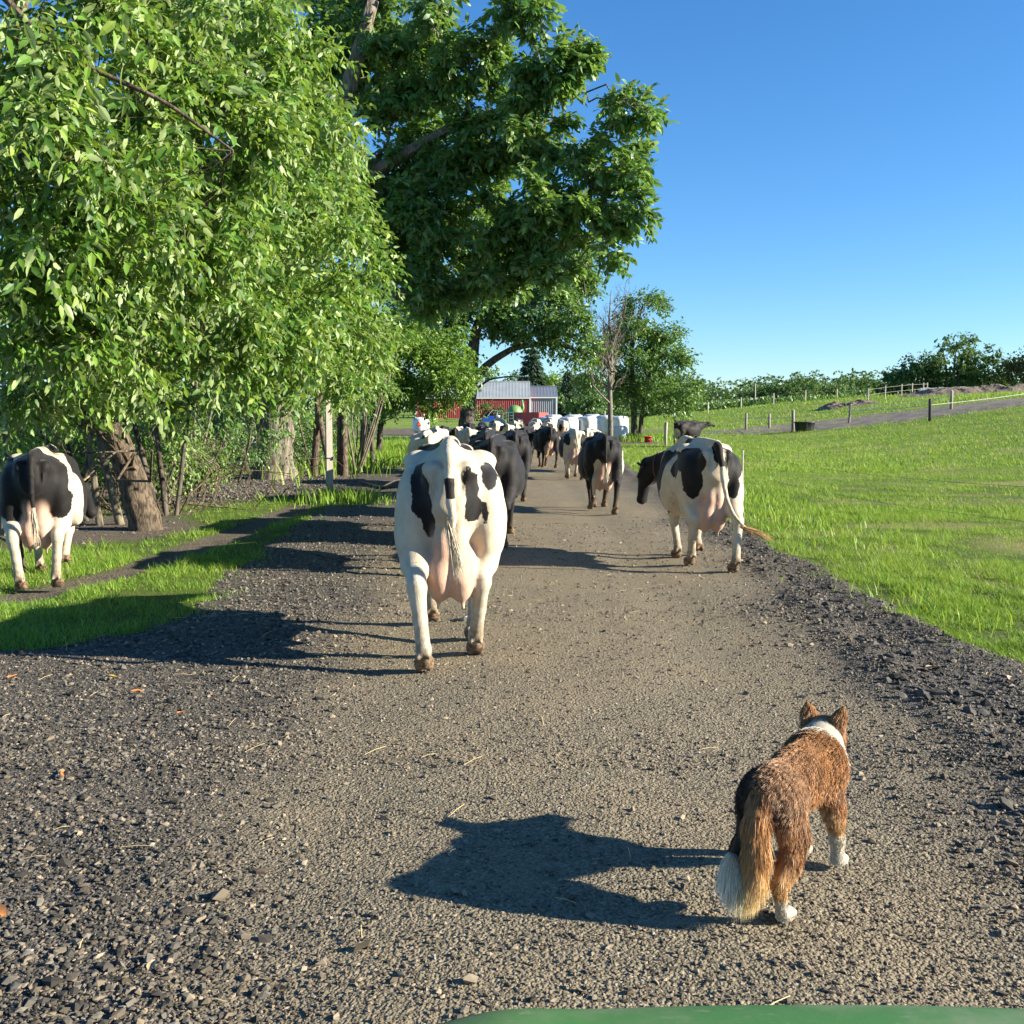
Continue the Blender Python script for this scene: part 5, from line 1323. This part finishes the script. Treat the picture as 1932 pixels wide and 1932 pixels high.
for i, ((x, y), k) in enumerate(zip(spots, kinds)):
    n_, r_ = len(order[k]), order[k].index(i)
    word = ORD[r_] if r_ < n_ - 1 else 'rightmost'
    if k == 'black': b, w = ALL, [((rng.uniform(-.3, .3), rng.uniform(-.4, .4), .6), (.3, .3, .25))]
    else:
        b = [((rng.uniform(-.35, .35), rng.uniform(-.8, .8), rng.uniform(.9, 1.4)), tuple(rng.uniform(.14, .36, 3))) for q in range(2 if k == 'white' else 5)] + [((0, 1.2, 1.1), (.4, .3, .4))]; w = ()
    o = cow(lab[k] + ', ' + word, x, y, rng.uniform(-10, 10), rng.uniform(.95, 1.03), .036 + .0003 * y, WALK_A if i % 2 else WALK_B, ((rng.uniform(-.15, .15), 1.38, rng.uniform(.92, 1.08)), rng.uniform(-.3, .3), -.6), TAILN, b, w, seed=200 + i, nsw=60, tail_black=(.9, 2) if k != 'white' else (9, 9))
    o['group'] = {'white': 'pale cows at the far end of the herd', 'black': 'black cows in the far part of the herd', 'mixed': 'black and white cows in the far part of the herd'}[k]

# ------------------------------------------------------------------ dog
def dog_color(P):
    x, y, z = P.T
    n1 = fbm(x * 6 + 3, y * 6 + z * 5, 1.0, 4); n2 = fbm(x * 40, y * 14 + z * 14, 1.0, 3)
    brown = np.array((.33, .165, .064)); dark = np.array((.06, .029, .016)); grey = np.array((.29, .19, .122)); tan = np.array((.55, .33, .135)); whi = np.array((.62, .56, .44))
    c = np.tile(brown, (len(P), 1))
    def mixc(c, col, w): w = np.clip(w, 0, 1)[:, None]; return c * (1 - w) + col * w
    c = mixc(c, grey, sstep(.05, -.12, y) * sstep(.28, .40, z) * (.6 + 1.2 * n1))
    c = mixc(c, dark, sstep(.0, -.06, x) * sstep(-.0, -.2, y) * .9)
    c = mixc(c, dark, sstep(.1, .25, n1) * .4 * sstep(.12, .05, y))
    c = mixc(c, dark, (1 - sstep(.015, .05, np.abs(x + .01))) * sstep(-.30, -.34, y) * .8)
    c = mixc(c, tan, sstep(.30, .22, z) * sstep(-.12, .0, y) * sstep(.2, .1, y) * .7)
    c = mixc(c, whi, sstep(.27, .21, z) * (1 - sstep(.05, .11, np.abs(y - .05))) * .8)
    neck = np.abs((y - .262) * .85 + (z - .45) * .2)
    c = mixc(c, whi, (1 - sstep(.024, .046, neck + .05 * n2)) * sstep(.36, .42, z) * (1 - sstep(.34, .37, y)))
    c = mixc(c, whi, sstep(.155, .12, z + .03 * n1) * sstep(.05, .12, y))
    c = mixc(c, tan, sstep(.22, .16, z) * sstep(-.05, -.12, y) * .8)
    c = mixc(c, tan, sstep(.26, .18, z) * sstep(.05, .12, y) * .6)
    c = mixc(c, whi, sstep(.155, .12, z + .03 * n1) * sstep(.05, .12, y))
    c = mixc(c, whi, sstep(.105, .075, z + .03 * n1) * sstep(.0, -.1, y))
    c = mixc(c, np.array((.36, .17, .05)), sstep(.31, .35, y) * sstep(.38, .43, z))
    return c * (1 + .5 * n2)[:, None]
S = SDF((-.26, -.66, -.02), (.22, .60, .74), .0075)
S.add(ell((0, .08, .392), (.090, .21, .112)), .03); S.add(ell((0, -.10, .418), (.074, .2, .078)), .06); S.add(ell((0, -.235, .41), (.076, .11, .09)), .05)
S.add(ell((0, .22, .385), (.080, .10, .105)), .05); S.add(cap((0, .20, .42), (-.015, .31, .475), .082, .064), .06); S.add(cap((0, .26, .36), (-.015, .32, .43), .07, .058), .05)
HX, HY, HZ = -.02, .355, .472
S.add(ell((HX, HY, HZ), (.060, .075, .056)), .03); S.add(cap((HX, HY + .05, HZ - .015), (HX - .02, HY + .15, HZ - .035), .037, .024), .03)
for s in (-1, 1):
    S.add(ell((HX + s * .03, HY + .02, HZ - .02), (.04, .05, .045)), .02)
    S.add(ell((s * .070, .17, .365), (.040, .08, .105), rotm(0, -.2)), .04); S.add(ell((s * .068, -.22, .345), (.042, .088, .10), rotm(0, .2)), .05)
pawsl = [(-1, -.30, .075, 'h'), (1, -.265, 0, 'h'), (-1, .27, 0, 'f'), (1, .265, 0, 'f')]
for s, py, lf, t in pawsl:
    if t == 'h':
        hk = (s * .072, py - .065, .145 + lf * .7); pw = np.array((s * .068, py, .022 + lf))
        S.add(cap((s * .078, -.20, .27), (s * .078, (py - .065 - .19) / 2, .20 + lf * .3), .045, .031), .03); S.add(cap((s * .078, (py - .255) / 2, .20 + lf * .3), hk, .036, .023), .02); S.add(cap(hk, pw + [0, -.025, .012], .023, .021), .015)
    else:
        wr = (s * .072, (py + .17) / 2 + .02, .11); pw = np.array((s * .07, py, .022))
        S.add(cap((s * .08, .16, .27), wr, .042, .026), .03); S.add(cap(wr, pw + [0, -.015, .015], .026, .024), .015)
    S.add(ell(pw, (.030, .042, .024)), .012)
    for q in (-.021, -.007, .007, .021): S.add(ell(pw + [q, .032 - abs(q) * .4, -.004], (.0095, .019, .015)), .006)
def ear(s, tipf):
    b0 = np.array((HX + s * .045, HY - .025, HZ + .030)); tp = np.array((HX + s * .072, HY - .02, HZ + .105))
    S.add(cap(b0, b0 * .45 + tp * .55, .034, .026), .012); S.add(cap(b0 * .45 + tp * .55, tp + (np.array((s * .015, .05, -.02)) if tipf else 0), .021, .009), .010)
ear(-1, True); ear(1, False)
TL = np.array([(0, -.325, .415), (.0, -.36, .36), (.01, -.375, .28), (.01, -.38, .20), (-.01, -.39, .15), (-.04, -.40, .14), (-.065, -.40, .17), (-.075, -.395, .225)])
tr_ = [.035, .032, .03, .028, .026, .024, .022, .014]
for i in range(len(TL) - 1): S.add(cap(TL[i], TL[i + 1], tr_[i], tr_[i + 1]), .02)
S.floor()
V, Q = S.mesh()
N = vnormals(V, Q)
# which part of the tail a vertex is on
d2 = np.linalg.norm(V[:, None] - TL[None], axis=2); ti = d2.argmin(1); tdist = d2.min(1)
istail = (V[:, 1] < -.335) & (tdist < .075) & (V[:, 2] > .04) & ~((np.abs(V[:, 0]) > .045) & (V[:, 1] > -.37))
C = dog_color(V)
def tail_col(t):
    return np.stack([np.interp(t, [0, 2, 3, 4.6, 5.4, 7], q) for q in ((.30, .46, .62, .68, .78, .80), (.14, .25, .38, .47, .67, .69), (.05, .09, .165, .23, .45, .47))], 1)
C[istail] = tail_col(ti[istail].astype(float))
dogm = NT('dog_skin'); dogm.base(dogm.mix(.45, dogm.attr('col').outputs['Color'], (0.02, 0.012, 0.006))); dogm.rough(.75); dogm.spec(.2)
dn_ = dogm.noise(90, 3, .6, dogm.coord()); dogm.bump(dn_, .3, .004)
dog = tag(empty('dog', (.945, 3.31, .012), rad(-36)), 'brown and white herding dog with bushy tail standing on the gravel', 'dog')
dog.scale = (.94,) * 3
link('body', mesh_np('body', V, None, Q, dogm.m, {'col': C}, True), dog)
rng = np.random.RandomState(12)
# fur
A = np.linalg.norm(np.cross(V[Q[:, 2]] - V[Q[:, 0]], V[Q[:, 3]] - V[Q[:, 1]]), axis=1)
nf = 105000
fq = rng.choice(len(Q), nf, p=A / A.sum())
uv = rng.rand(nf, 2)
q = Q[fq]
bil = lambda X: (X[q[:, 0]] * ((1 - uv[:, :1]) * (1 - uv[:, 1:])) + X[q[:, 1]] * (uv[:, :1] * (1 - uv[:, 1:])) + X[q[:, 2]] * (uv[:, :1] * uv[:, 1:]) + X[q[:, 3]] * ((1 - uv[:, :1]) * uv[:, 1:]))
P, Nn, Cc = bil(V), nrmz(bil(N)), bil(C)
x, y, z = P.T
tailf = istail[q[:, 0]]; tif = ti[q[:, 0]]
Lh = np.full(nf, .022)
Lh = np.where(z < .20, .011, Lh); Lh = np.where(z < .09, .007, Lh)
Lh = np.where((y > .335) & (z > .44), .012, Lh)
Lh = np.where((y > .16) & (y < .33) & (z > .36), .034, Lh)
Lh = np.where((y < -.22) & (z > .15) & (z < .36), .024, Lh)
Lh = np.where((z < .30) & (z > .20) & (y > -.1) & (y < .2), .024, Lh)
Lh = np.where(tailf, np.interp(tif, [0, 1, 2, 4, 6, 7], [.03, .045, .06, .065, .055, .05]), Lh)
Lh *= .7 + .6 * rng.rand(nf)
flow = np.tile(np.array((0, -1.0, -.25)), (nf, 1))
flow[z < .33] = (0, -.35, -1.0)
flow[(y > .22) & (z > .42)] = (0, -.7, -.8)
td_ = np.gradient(TL, axis=0)
flow[tailf] = nrmz(td_[tif[tailf]]) * .8 + np.array((0, -.1, -.75))
tipf_ = tailf & (tif >= 5)
flow[tipf_] = (0, -.1, -1.0)
D = Nn * np.where(tailf, .38, .33)[:, None] + flow * .8 + rng.randn(nf, 3) * .10
D += .35 * np.stack([fbm(x * 14, y * 14 + z * 9, 1), fbm(x * 14 + 40, y * 14, 1), fbm(z * 14, y * 14 + 70, 1)], 1)
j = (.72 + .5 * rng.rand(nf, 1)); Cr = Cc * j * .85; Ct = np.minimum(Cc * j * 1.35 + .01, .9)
cell = np.floor((P + .006 * rng.randn(nf, 3)) / np.array((.017, .026, .026))).astype(np.int64) + 500
key_ = cell[:, 0] * 1000003 + cell[:, 1] * 1009 + cell[:, 2]
_, inv = np.unique(key_, return_inverse=True)
cnt_ = np.bincount(inv); mean_ = np.stack([np.bincount(inv, P[:, q_]) / cnt_ for q_ in range(3)], 1)[inv]
clump = (mean_ - P) * .75 / Lh[:, None]
tone = (1 + .22 * np.random.RandomState(3).randn(len(cnt_)))[inv][:, None]
Cr = Cr * np.clip(tone, .5, 1.5); Ct = np.minimum(Ct * np.clip(tone, .5, 1.5), .8)
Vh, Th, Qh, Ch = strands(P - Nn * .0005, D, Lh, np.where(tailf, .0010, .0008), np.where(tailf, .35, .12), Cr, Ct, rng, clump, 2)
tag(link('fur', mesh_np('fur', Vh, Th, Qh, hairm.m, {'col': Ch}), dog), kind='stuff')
for s in (-1, 1):
    mb = MB(); mb.lathe([(0, -.011), (.008, -.007), (.011, 0), (.008, .007), (0, .011)], (HX + s * .042, HY + .06, HZ + .012), 10); mb.build('eye', M['eye'], dog, True)
mb = MB(); mb.lathe([(0, -.014), (.012, -.01), (.016, 0), (.012, .009), (0, .012)], (HX - .022, HY + .17, HZ - .032), 12); mb.build('nose', M['rubber'], dog, True)
# ------------------------------------------------------------------ loose stones on the lane
def stones(P, R, rng, C, small=False):
    """rough 8- and 20-faced stones; P centres, R radii"""
    n = len(P)
    ico = np.array([(0, 0, 1), (.894, 0, .447), (.276, .851, .447), (-.724, .526, .447), (-.724, -.526, .447), (.276, -.851, .447), (.3, .9, -.35), (-.85, 0, -.4), (.3, -.9, -.35)], float)
    F = np.array([(0, 1, 2), (0, 2, 3), (0, 3, 4), (0, 4, 5), (0, 5, 1), (1, 6, 2), (2, 6, 3), (3, 6, 7), (3, 7, 4), (4, 7, 8), (4, 8, 5), (5, 8, 1), (1, 8, 6)])
    k = len(ico)
    if small:      # too small to show more than four faces
        ico = np.array([(1, 0, -.2), (0, 1, -.2), (-1, 0, -.2), (0, -1, -.2), (.1, .1, 1)], float); F = np.array([(0, 1, 4), (1, 2, 4), (2, 3, 4), (3, 0, 4)]); k = 5
    a = rng.rand(n) * 6.283; ca, sa = np.cos(a), np.sin(a)
    sc = np.stack([1 + .45 * rng.rand(n), .65 + .35 * rng.rand(n), .50 + .35 * rng.rand(n)], 1) * R[:, None]
    v = ico[None] * (1 + .28 * rng.randn(n, k, 1)) * sc[:, None]
    tl = rng.randn(n) * .35
    y2 = v[:, :, 1] * np.cos(tl)[:, None] - v[:, :, 2] * np.sin(tl)[:, None]; z2 = v[:, :, 1] * np.sin(tl)[:, None] + v[:, :, 2] * np.cos(tl)[:, None]
    x2 = v[:, :, 0]
    W = np.stack([x2 * ca[:, None] - y2 * sa[:, None], x2 * sa[:, None] + y2 * ca[:, None], z2], -1) + P[:, None]
    b = np.arange(n)[:, None, None] * k
    return W.reshape(-1, 3), (b + F[None]).reshape(-1, 3), np.repeat(C, k, axis=0)
rng = np.random.RandomState(4)
def scatter(n, y0, y1, x0, x1, pw=1.0):
    y = y0 + (y1 - y0) * rng.rand(n) ** pw
    half = .56 * y + .3
    lo = np.maximum(x0, -half); hi = np.minimum(x1, half)
    x = lo + (hi - lo) * rng.rand(n)
    return x, y
XS, YS, RS = [], [], []
for n, y0, y1, rlo, rhi, keep in ((60000, 2.35, 5.0, .0035, .0085, .30), (42000, 4.5, 8.5, .005, .011, .30), (30000, 8, 16, .008, .016, .22), (15000, 2.35, 7.5, .008, .017, .05), (9000, 7, 18, .012, .022, .04), (220, 2.4, 12, .018, .032, .03)):
    x, y = scatter(n, y0, y1, -7, 4.2, 1.25)
    t = track_mask(x, y); si = road_in(x, y)
    k = (rng.rand(n) < keep + (1 - keep) * (1 - t)) & (si > -.12 * rng.rand(n))
    x, y = x[k], y[k]
    r = rlo + (rhi - rlo) * rng.rand(len(x)) ** 2
    XS.append(x); YS.append(y); RS.append(r)
x = np.concatenate(XS); y = np.concatenate(YS); r = np.concatenate(RS)
z = lane_z(x, y) + r * .22
n = len(x); t = track_mask(x, y)
u = rng.rand(n); v = rng.rand(n)
gcol = np.stack([.034 + .12 * u ** 1.8] * 3, 1) * np.array([1.0, .90, .73]); tcol = np.stack([.075 + .20 * u ** 1.4, .061 + .163 * u ** 1.4, .043 + .112 * u ** 1.4], 1)
w = (rng.rand(n) < .25 + .6 * t)[:, None]
Cs = np.where(w, tcol, gcol)
Cs[v > .994] = (.28, .26, .22)
big = r / y > .0021
V, T, Cc = stones(np.stack([x, y, z], 1)[big], r[big], rng, Cs[big])
V2, T2, C2 = stones(np.stack([x, y, z], 1)[~big], r[~big] * 1.1, rng, Cs[~big], True)
T = np.concatenate([T, T2 + len(V)]); V = np.concatenate([V, V2]); Cc = np.concatenate([Cc, C2])
sm = NT('loose_stone'); sm.l(sm.attr('col').outputs['Color'], sm.p.inputs['Base Color']); sm.rough(.85); sm.spec(.3)
tag(link('gravel', mesh_np('gravel', V, T, None, sm.m, {'col': Cc})), kind='stuff')
# darker crumbly clods along the edges of the lane
n = 1300
y = 3 + 17 * rng.rand(n) ** 1.4; x = np.interp(y, [0, 3, 5, 6.6, 9, 13, 20], [2.6, 2.35, 2.3, 2.35, 2.55, 2.9, 3.2]) + .1 + rng.randn(n) * .19
k = (road_in(x, y) > -.1) & (track_mask(x, y) < .3); x, y = x[k], y[k]
rr = .010 + .026 * rng.rand(len(x)) ** 2.5
V, T, Cc = stones(np.stack([x, y, lane_z(x, y) + rr * .15], 1), rr, rng, np.stack([.034 + .06 * rng.rand(len(x)) ** 2] * 3, 1) * np.array([1, .93, .82]))
tag(link('clods', mesh_np('clods', V, T, None, sm.m, {'col': Cc})), kind='stuff')
# dark mulch and crumbs under the trees
n = 9000
x = -6.6 + rng.randn(n) * 1.7; y = 25 + rng.randn(n) * 5
k = (yard_d(x, y) > -.05) & (road_in(x, y) < .3); x, y = x[k], y[k]
rr = .012 + .03 * rng.rand(len(x)) ** 2
V, T, Cc = stones(np.stack([x, y, ground(x, y) + .01], 1), rr, rng, np.stack([.045 + .15 * rng.rand(len(x)) ** 2] * 3, 1) * np.array([1, .88, .74]), True)
tag(link('mulch', mesh_np('mulch', V, T, None, sm.m, {'col': Cc})), kind='stuff')

# ------------------------------------------------------------------ grass
def blades(x, y, h, w, rnd, lean=.45, segs=2):
    n = len(x); z = ground(x, y) - .015
    a = rng.rand(n) * 6.283; d = np.stack([np.cos(a), np.sin(a), 0 * a], 1)
    s = np.stack([-np.sin(a + rng.randn(n) * .6), np.cos(a), 0 * a], 1) * w[:, None] * .5
    P = np.stack([x, y, z], 1); L = (lean * (.3 + rng.rand(n)) * h)[:, None]
    up = np.array([0, 0, 1.0]) * h[:, None]
    if segs == 2:
        V = np.stack([P - s, P + s, P + up * .55 + d * L * .3 - s * .8, P + up * .55 + d * L * .3 + s * .8, P + up + d * L], 1).reshape(-1, 3)
        b = np.arange(n)[:, None] * 5
        return V, (b + np.array([[2, 3, 4]])).reshape(-1, 3), (b + np.array([[0, 1, 3, 2]])).reshape(-1, 4), np.repeat(rnd, 5)
    V = np.stack([P - s, P + s, P + up + d * L], 1).reshape(-1, 3)
    return V, (np.arange(n)[:, None] * 3 + np.array([[0, 1, 2]])).reshape(-1, 3), None, np.repeat(rnd, 3)
def dry_at(x, y):
    d = np.zeros(len(x))
    for (cx, cy, rx, ry, w) in [(9, 13, 4.5, 2.2, .8), (6.3, 15.5, 1.6, .7, .6), (10, 20, 4, 1.3, .5), (7.5, 11.0, 1.5, .5, .4), (14, 26, 4, 1.5, .8), (6, 9.8, 1, .4, .3)]:
        d = np.maximum(d, w * sstep(0, .7, 1 - np.hypot((x - cx) / rx, (y - cy) / ry) + .9 * fbm(x, y, 1.1, 3)))
    return np.clip(np.maximum(d, .55 * sstep(.06, .26, fbm(x + 60, y, .9, 4)) * (x > 3)), 0, 1)
mb = MB()
def grow(n, y0, y1, x0f, x1f, h0, h1, w0, pw, segs=2, thin=0.0, dens=1.0):
    y = y0 + (y1 - y0) * rng.rand(n) ** pw
    lo = x0f(y); hi = x1f(y); x = lo + (hi - lo) * rng.rand(n)
    cl = fbm(x, y, 2.6, 4); c2 = fbm(x + 9, y, .45, 3)
    si = road_in(x, y); dr = dry_at(x, y)
    k = (si < .05 - .3 * rng.rand(n) ** 3 + .36 * rng.rand(n) * (rng.rand(n) < .13)) & (path_d(x, y) > .06 * rng.rand(n)) & (yard_d(x, y) < .02 + .12 * rng.rand(n) ** 4) & (rng.rand(n) > dr * .95) & (rng.rand(n) > thin * sstep(.0, -.25, cl))
    x, y, cl, c2, dr, si = x[k], y[k], cl[k], c2[k], dr[k], si[k]
    m = len(x)
    h = (h0 + (h1 - h0) * rng.rand(m) ** 1.6) * np.clip(.85 + 2.4 * cl + 1.0 * c2, .25, 2.1) * (1 - .6 * np.clip(dr, 0, 1))
    h *= np.where(si > -.35, .75, 1)
    rn = np.clip(rng.normal(.42, .24, m) + .45 * c2 + .5 * cl + dr * .9 * rng.rand(m), 0, 1)
    V, T, Q, a = blades(x, y, h, w0 * (.7 + .6 * rng.rand(m)), rn, .95, segs)
    mb.add(V, T, Q, a)
half = lambda y: .55 * y + .4
xr = lambda y: np.interp(y, EYR, EXR) - .25
grow(90000, 5.2, 10.5, xr, lambda y: np.maximum(half(y), xr(y) + .4), .025, .10, .0052, .8, thin=.5)
grow(85000, 10, 18, xr, half, .03, .12, .007, .9, 1, thin=.5)
grow(80000, 17, 34, xr, half, .04, .13, .013, 1, 1, thin=.4)
grow(70000, 32, 75, xr, half, .06, .20, .028, 1, 1)
grow(30000, 70, 140, lambda y: .05 * y, half, .10, .30, .07, 1, 1)
xl = lambda y: np.interp(y, EY, EXL) + .5
lo = lambda y: -half(y) - .2
grow(50000, 6.0, 12, lo, lambda y: np.maximum(xl(y), lo(y) + .5), .03, .12, .0055, .9)
grow(45000, 11, 22, lo, xl, .04, .14, .010, .9, 1)
grow(30000, 20, 70, lo, xl, .08, .30, .03, 1, 1)
# taller tufts: beside the left verge further up and around posts
for (cx, cy, sx, sy, n, h0, h1) in ((-5.6, 44, .9, 6, 5000, .3, .7), (-3.3, 20.2, .5, .6, 500, .15, .4), (-3.75, 20.9, .2, .2, 160, .15, .35), (4.66, 20.6, .3, .5, 240, .15, .3), (4.4, 17, .5, 2.5, 900, .08, .2), (7.9, 65, 1.2, 1.0, 1500, .2, .6), (6.5, 9.4, .9, 1.4, 160, .12, .24), (3.6, 8.4, .3, .8, 160, .1, .2)):
    x = cx + rng.randn(n) * sx; y = cy + rng.randn(n) * sy
    V, T, Q, a = blades(x, y, h0 + (h1 - h0) * rng.rand(n), np.full(n, .006 + .0007 * cy), np.clip(rng.normal(.5, .2, n), 0, 1), .5, 2); mb.add(V, T, Q, a)
o = mb.build('grass', M['grass']); tag(o, kind='stuff')

# straw wisps and dead leaves
n = 170
x, y = scatter(n, 2.5, 12, -4, 3.0); z = lane_z(x, y) + .012
mb = MB()
for i in range(n):
    a = rng.rand() * 6.28; L = rng.uniform(.02, .07); d = np.array((math.cos(a), math.sin(a), rng.randn() * .1)) * L; p = np.array((x[i], y[i], z[i]))
    mb.tube([p - d, p + [0, 0, .004], p + d], .0013, 3, cap=False)
tag(mb.build('straw', simple_mat('straw', (0.52, 0.42, 0.20), None, rough=.7)), kind='stuff')
lv = [(-1.62, 3.1, 'orange dead leaf at the lower left of the lane, largest of them', .05), (-1.95, 4.35, 'curled orange dead leaf on grey gravel left of the track', .042), (-3.05, 6.15, 'rusty dead leaf on the gravel near the cow shadow at left', .05), (-2.42, 6.08, 'yellow dead leaf on the gravel just below the cow shadow', .045),
      (-1.02, 2.78, 'small orange dead leaf near the bottom of the tan track', .03), (-1.75, 5.3, 'small rusty dead leaf among grey stones left of the track', .03), (-2.15, 5.75, 'thin brown dead leaf below the shadow edge', .035), (2.62, 6.3, 'tan dead leaf on the dark gravel by the right grass', .045), (2.95, 5.95, 'pale tan dead leaf at the right grass edge', .05)]
for i, (x, y, lb, s) in enumerate(lv):
    t = np.linspace(-1, 1, 9); wv = (1 - t ** 2) ** .8 * .42 * (1 + .15 * np.sin(t * 14))
    X = np.stack([t * s, t * s, t * s], 1); Yy = np.stack([-wv * s, 0 * t, wv * s], 1); Zz = np.stack([.25 * s * np.abs(wv) * 2 + .08 * s * np.sin(5 * t), .02 * s * t, .3 * s * np.abs(wv) * 2.4], 1)
    mb = MB(); mb.sheet(X, Yy, Zz)
    col = (.52, .36, .06) if 'yellow' in lb else ((.42, .30, .18) if 'tan' in lb else (.48, .19, .05))
    o = mb.build('dead_leaf', simple_mat('dead_leaf_%s' % ('yellow' if 'yellow' in lb else 'tan' if 'tan' in lb else 'orange'), col, None, rough=.6), None, True, (x, y, float(lane_z(x, y)) + .022), rng.rand() * 6)
    tag(o, lb, 'leaf', 'dead leaves scattered on the gravel')
# loose larger stones one can pick out
mb = None
for i, (x, y, r, lb) in enumerate([(-.33, 8.05, .075, 'pale grey rock on the lane beneath the nearest white cow'), (-3.35, 6.0, .06, 'grey stone at the left edge just below the cow shadow')]):
    V, T, Cc = stones(np.array([[0, 0, .02]]), np.array([r]), rng, np.array([[.34, .33, .31]]))
    tag(link('stone', mesh_np('stone', V, T, None, sm.m, {'col': Cc}), None, (x, y, float(lane_z(x, y)))), lb, 'stone')
# fallen branch and tarp scrap by the grey post
mb = MB(); mb.tube([(-3.6, 24.2, .16), (-3.0, 23.2, .10), (-2.6, 23.0, .14), (-2.2, 22.6, .05)], [.05, .045, .035, .015], 6); mb.tube([(-3.0, 23.2, .10), (-2.7, 23.6, .25), (-2.3, 23.9, .3)], [.03, .02, .008], 5); mb.tube([(-2.6, 23, .14), (-2.4, 22.5, .3), (-2.0, 22.3, .2)], [.025, .015, .006], 5)
tag(mb.build('fallen_branch', M['bark_dark'], None, True), 'fallen dark branch lying on the gravel beyond the square grey post', 'branch')
t = np.linspace(-1, 1, 12); X, Y = np.meshgrid(t, np.linspace(-1, 1, 6), indexing='ij')
mb = MB(); mb.sheet(-5.0 + X * .75, 47 + Y * .5 + X * .3, gz(-5, 47) + .08 + .06 * np.sin(X * 5 + Y * 3) + .04 * X * Y)
tag(mb.build('tarp_scrap', blue_paint, None, True), 'scrap of blue tarp on the left edge of the lane', 'tarp')

# ------------------------------------------------------------------ the vehicle's green hood, bottom right
hood_p = NT('hood_green_plastic')
hc = hood_p.coord()
hcol = hood_p.mix(hood_p.maprange(hood_p.noise(5, 5, .65, hc), .38, .66), (0.05, 0.15, 0.04), (0.13, 0.19, 0.095))
hood_p.base(hood_p.mix(hood_p.maprange(hood_p.noise(26, 4, .7, hood_p.mapping(hc, (1, 2.5, 1))), .58, .75, 0, .5), hcol, (0.22, 0.225, 0.17))); hood_p.bump(hood_p.noise(60, 5, .7, hc), .15, .003); hood_p.rough(.6); hood_p.spec(.3)
uv_ = tag(empty('utility_vehicle', (.38, .65, 0)), 'dusty light green vehicle hood cutting into the bottom right corner', 'vehicle')
a = np.linspace(-1, 1, 61); b = np.linspace(0, 1, 41)
Aa, Bb = np.meshgrid(a, b, indexing='ij')
yy = -.35 + .98 * Bb - .13 * np.abs(Aa) ** 3.2 * Bb
crown = .828 + .10 * (1 - Bb) - .03 * np.abs(Aa) ** 2.2 - .035 * np.abs(Aa) ** 9 + .012 * np.exp(-((np.abs(Aa) - .55) / .12) ** 2)
nose = np.where(Bb > .9, -((Bb - .9) / .1) ** 2 * .045, 0)
m1 = MB(); m1.sheet(.76 * Aa * (1 - .05 * Bb), yy, crown + nose)
hood = m1.build('hood', hood_p.m, uv_, True)
sol = hood.modifiers.new('thick', 'SOLIDIFY'); sol.thickness = .012; sol.offset = -1
fb = np.linspace(0, 1, 14); Aa, Ff = np.meshgrid(a, fb, indexing='ij')
y1 = .63 - .13 * np.abs(Aa) ** 3.2; z1 = .828 - .03 * np.abs(Aa) ** 2.2 - .06 * np.abs(Aa) ** 9 - .06
m1 = MB(); m1.sheet(.62 * Aa * .94, y1 - .02 - .06 * Ff ** 2, z1 - Ff * .30); m1.build('front_panel', hood_p.m, uv_, True)
for s in (-1, 1):
    m1 = MB(); m1.sheet(*[np.array(q) for q in (([[s * .60] * 8, [s * .60] * 8]), ([list(np.linspace(-.35, .46, 8))] * 2), ([list(.70 + .10 * np.linspace(1, 0, 8)), [.42] * 8]))]); m1.build('side_panel', hood_p.m, uv_)
    m1 = MB(); m1.lathe([(0, .02), (.05, .018), (.07, 0), (.07, -.03)], sides=18, sx=1.3, sy=.7); V, T, Q, A = m1.arrays()
    m2 = MB(); m2.add(np.stack([V[:, 0] + s * .36, V[:, 2] + .585, V[:, 1] + .60], 1), T, Q); m2.build('headlight', simple_mat('headlight_glass', (.6, .62, .62), None, rough=.15), uv_, True)
    wheel(uv_, (s * .55, .15, .30), .30, .24, 'x')
m1 = MB(); m1.tube([(-.5, .56, .36), (-.3, .66, .36), (.3, .66, .36), (.5, .56, .36)], .035, 8); m1.build('bumper', M['rubber'], uv_, True)
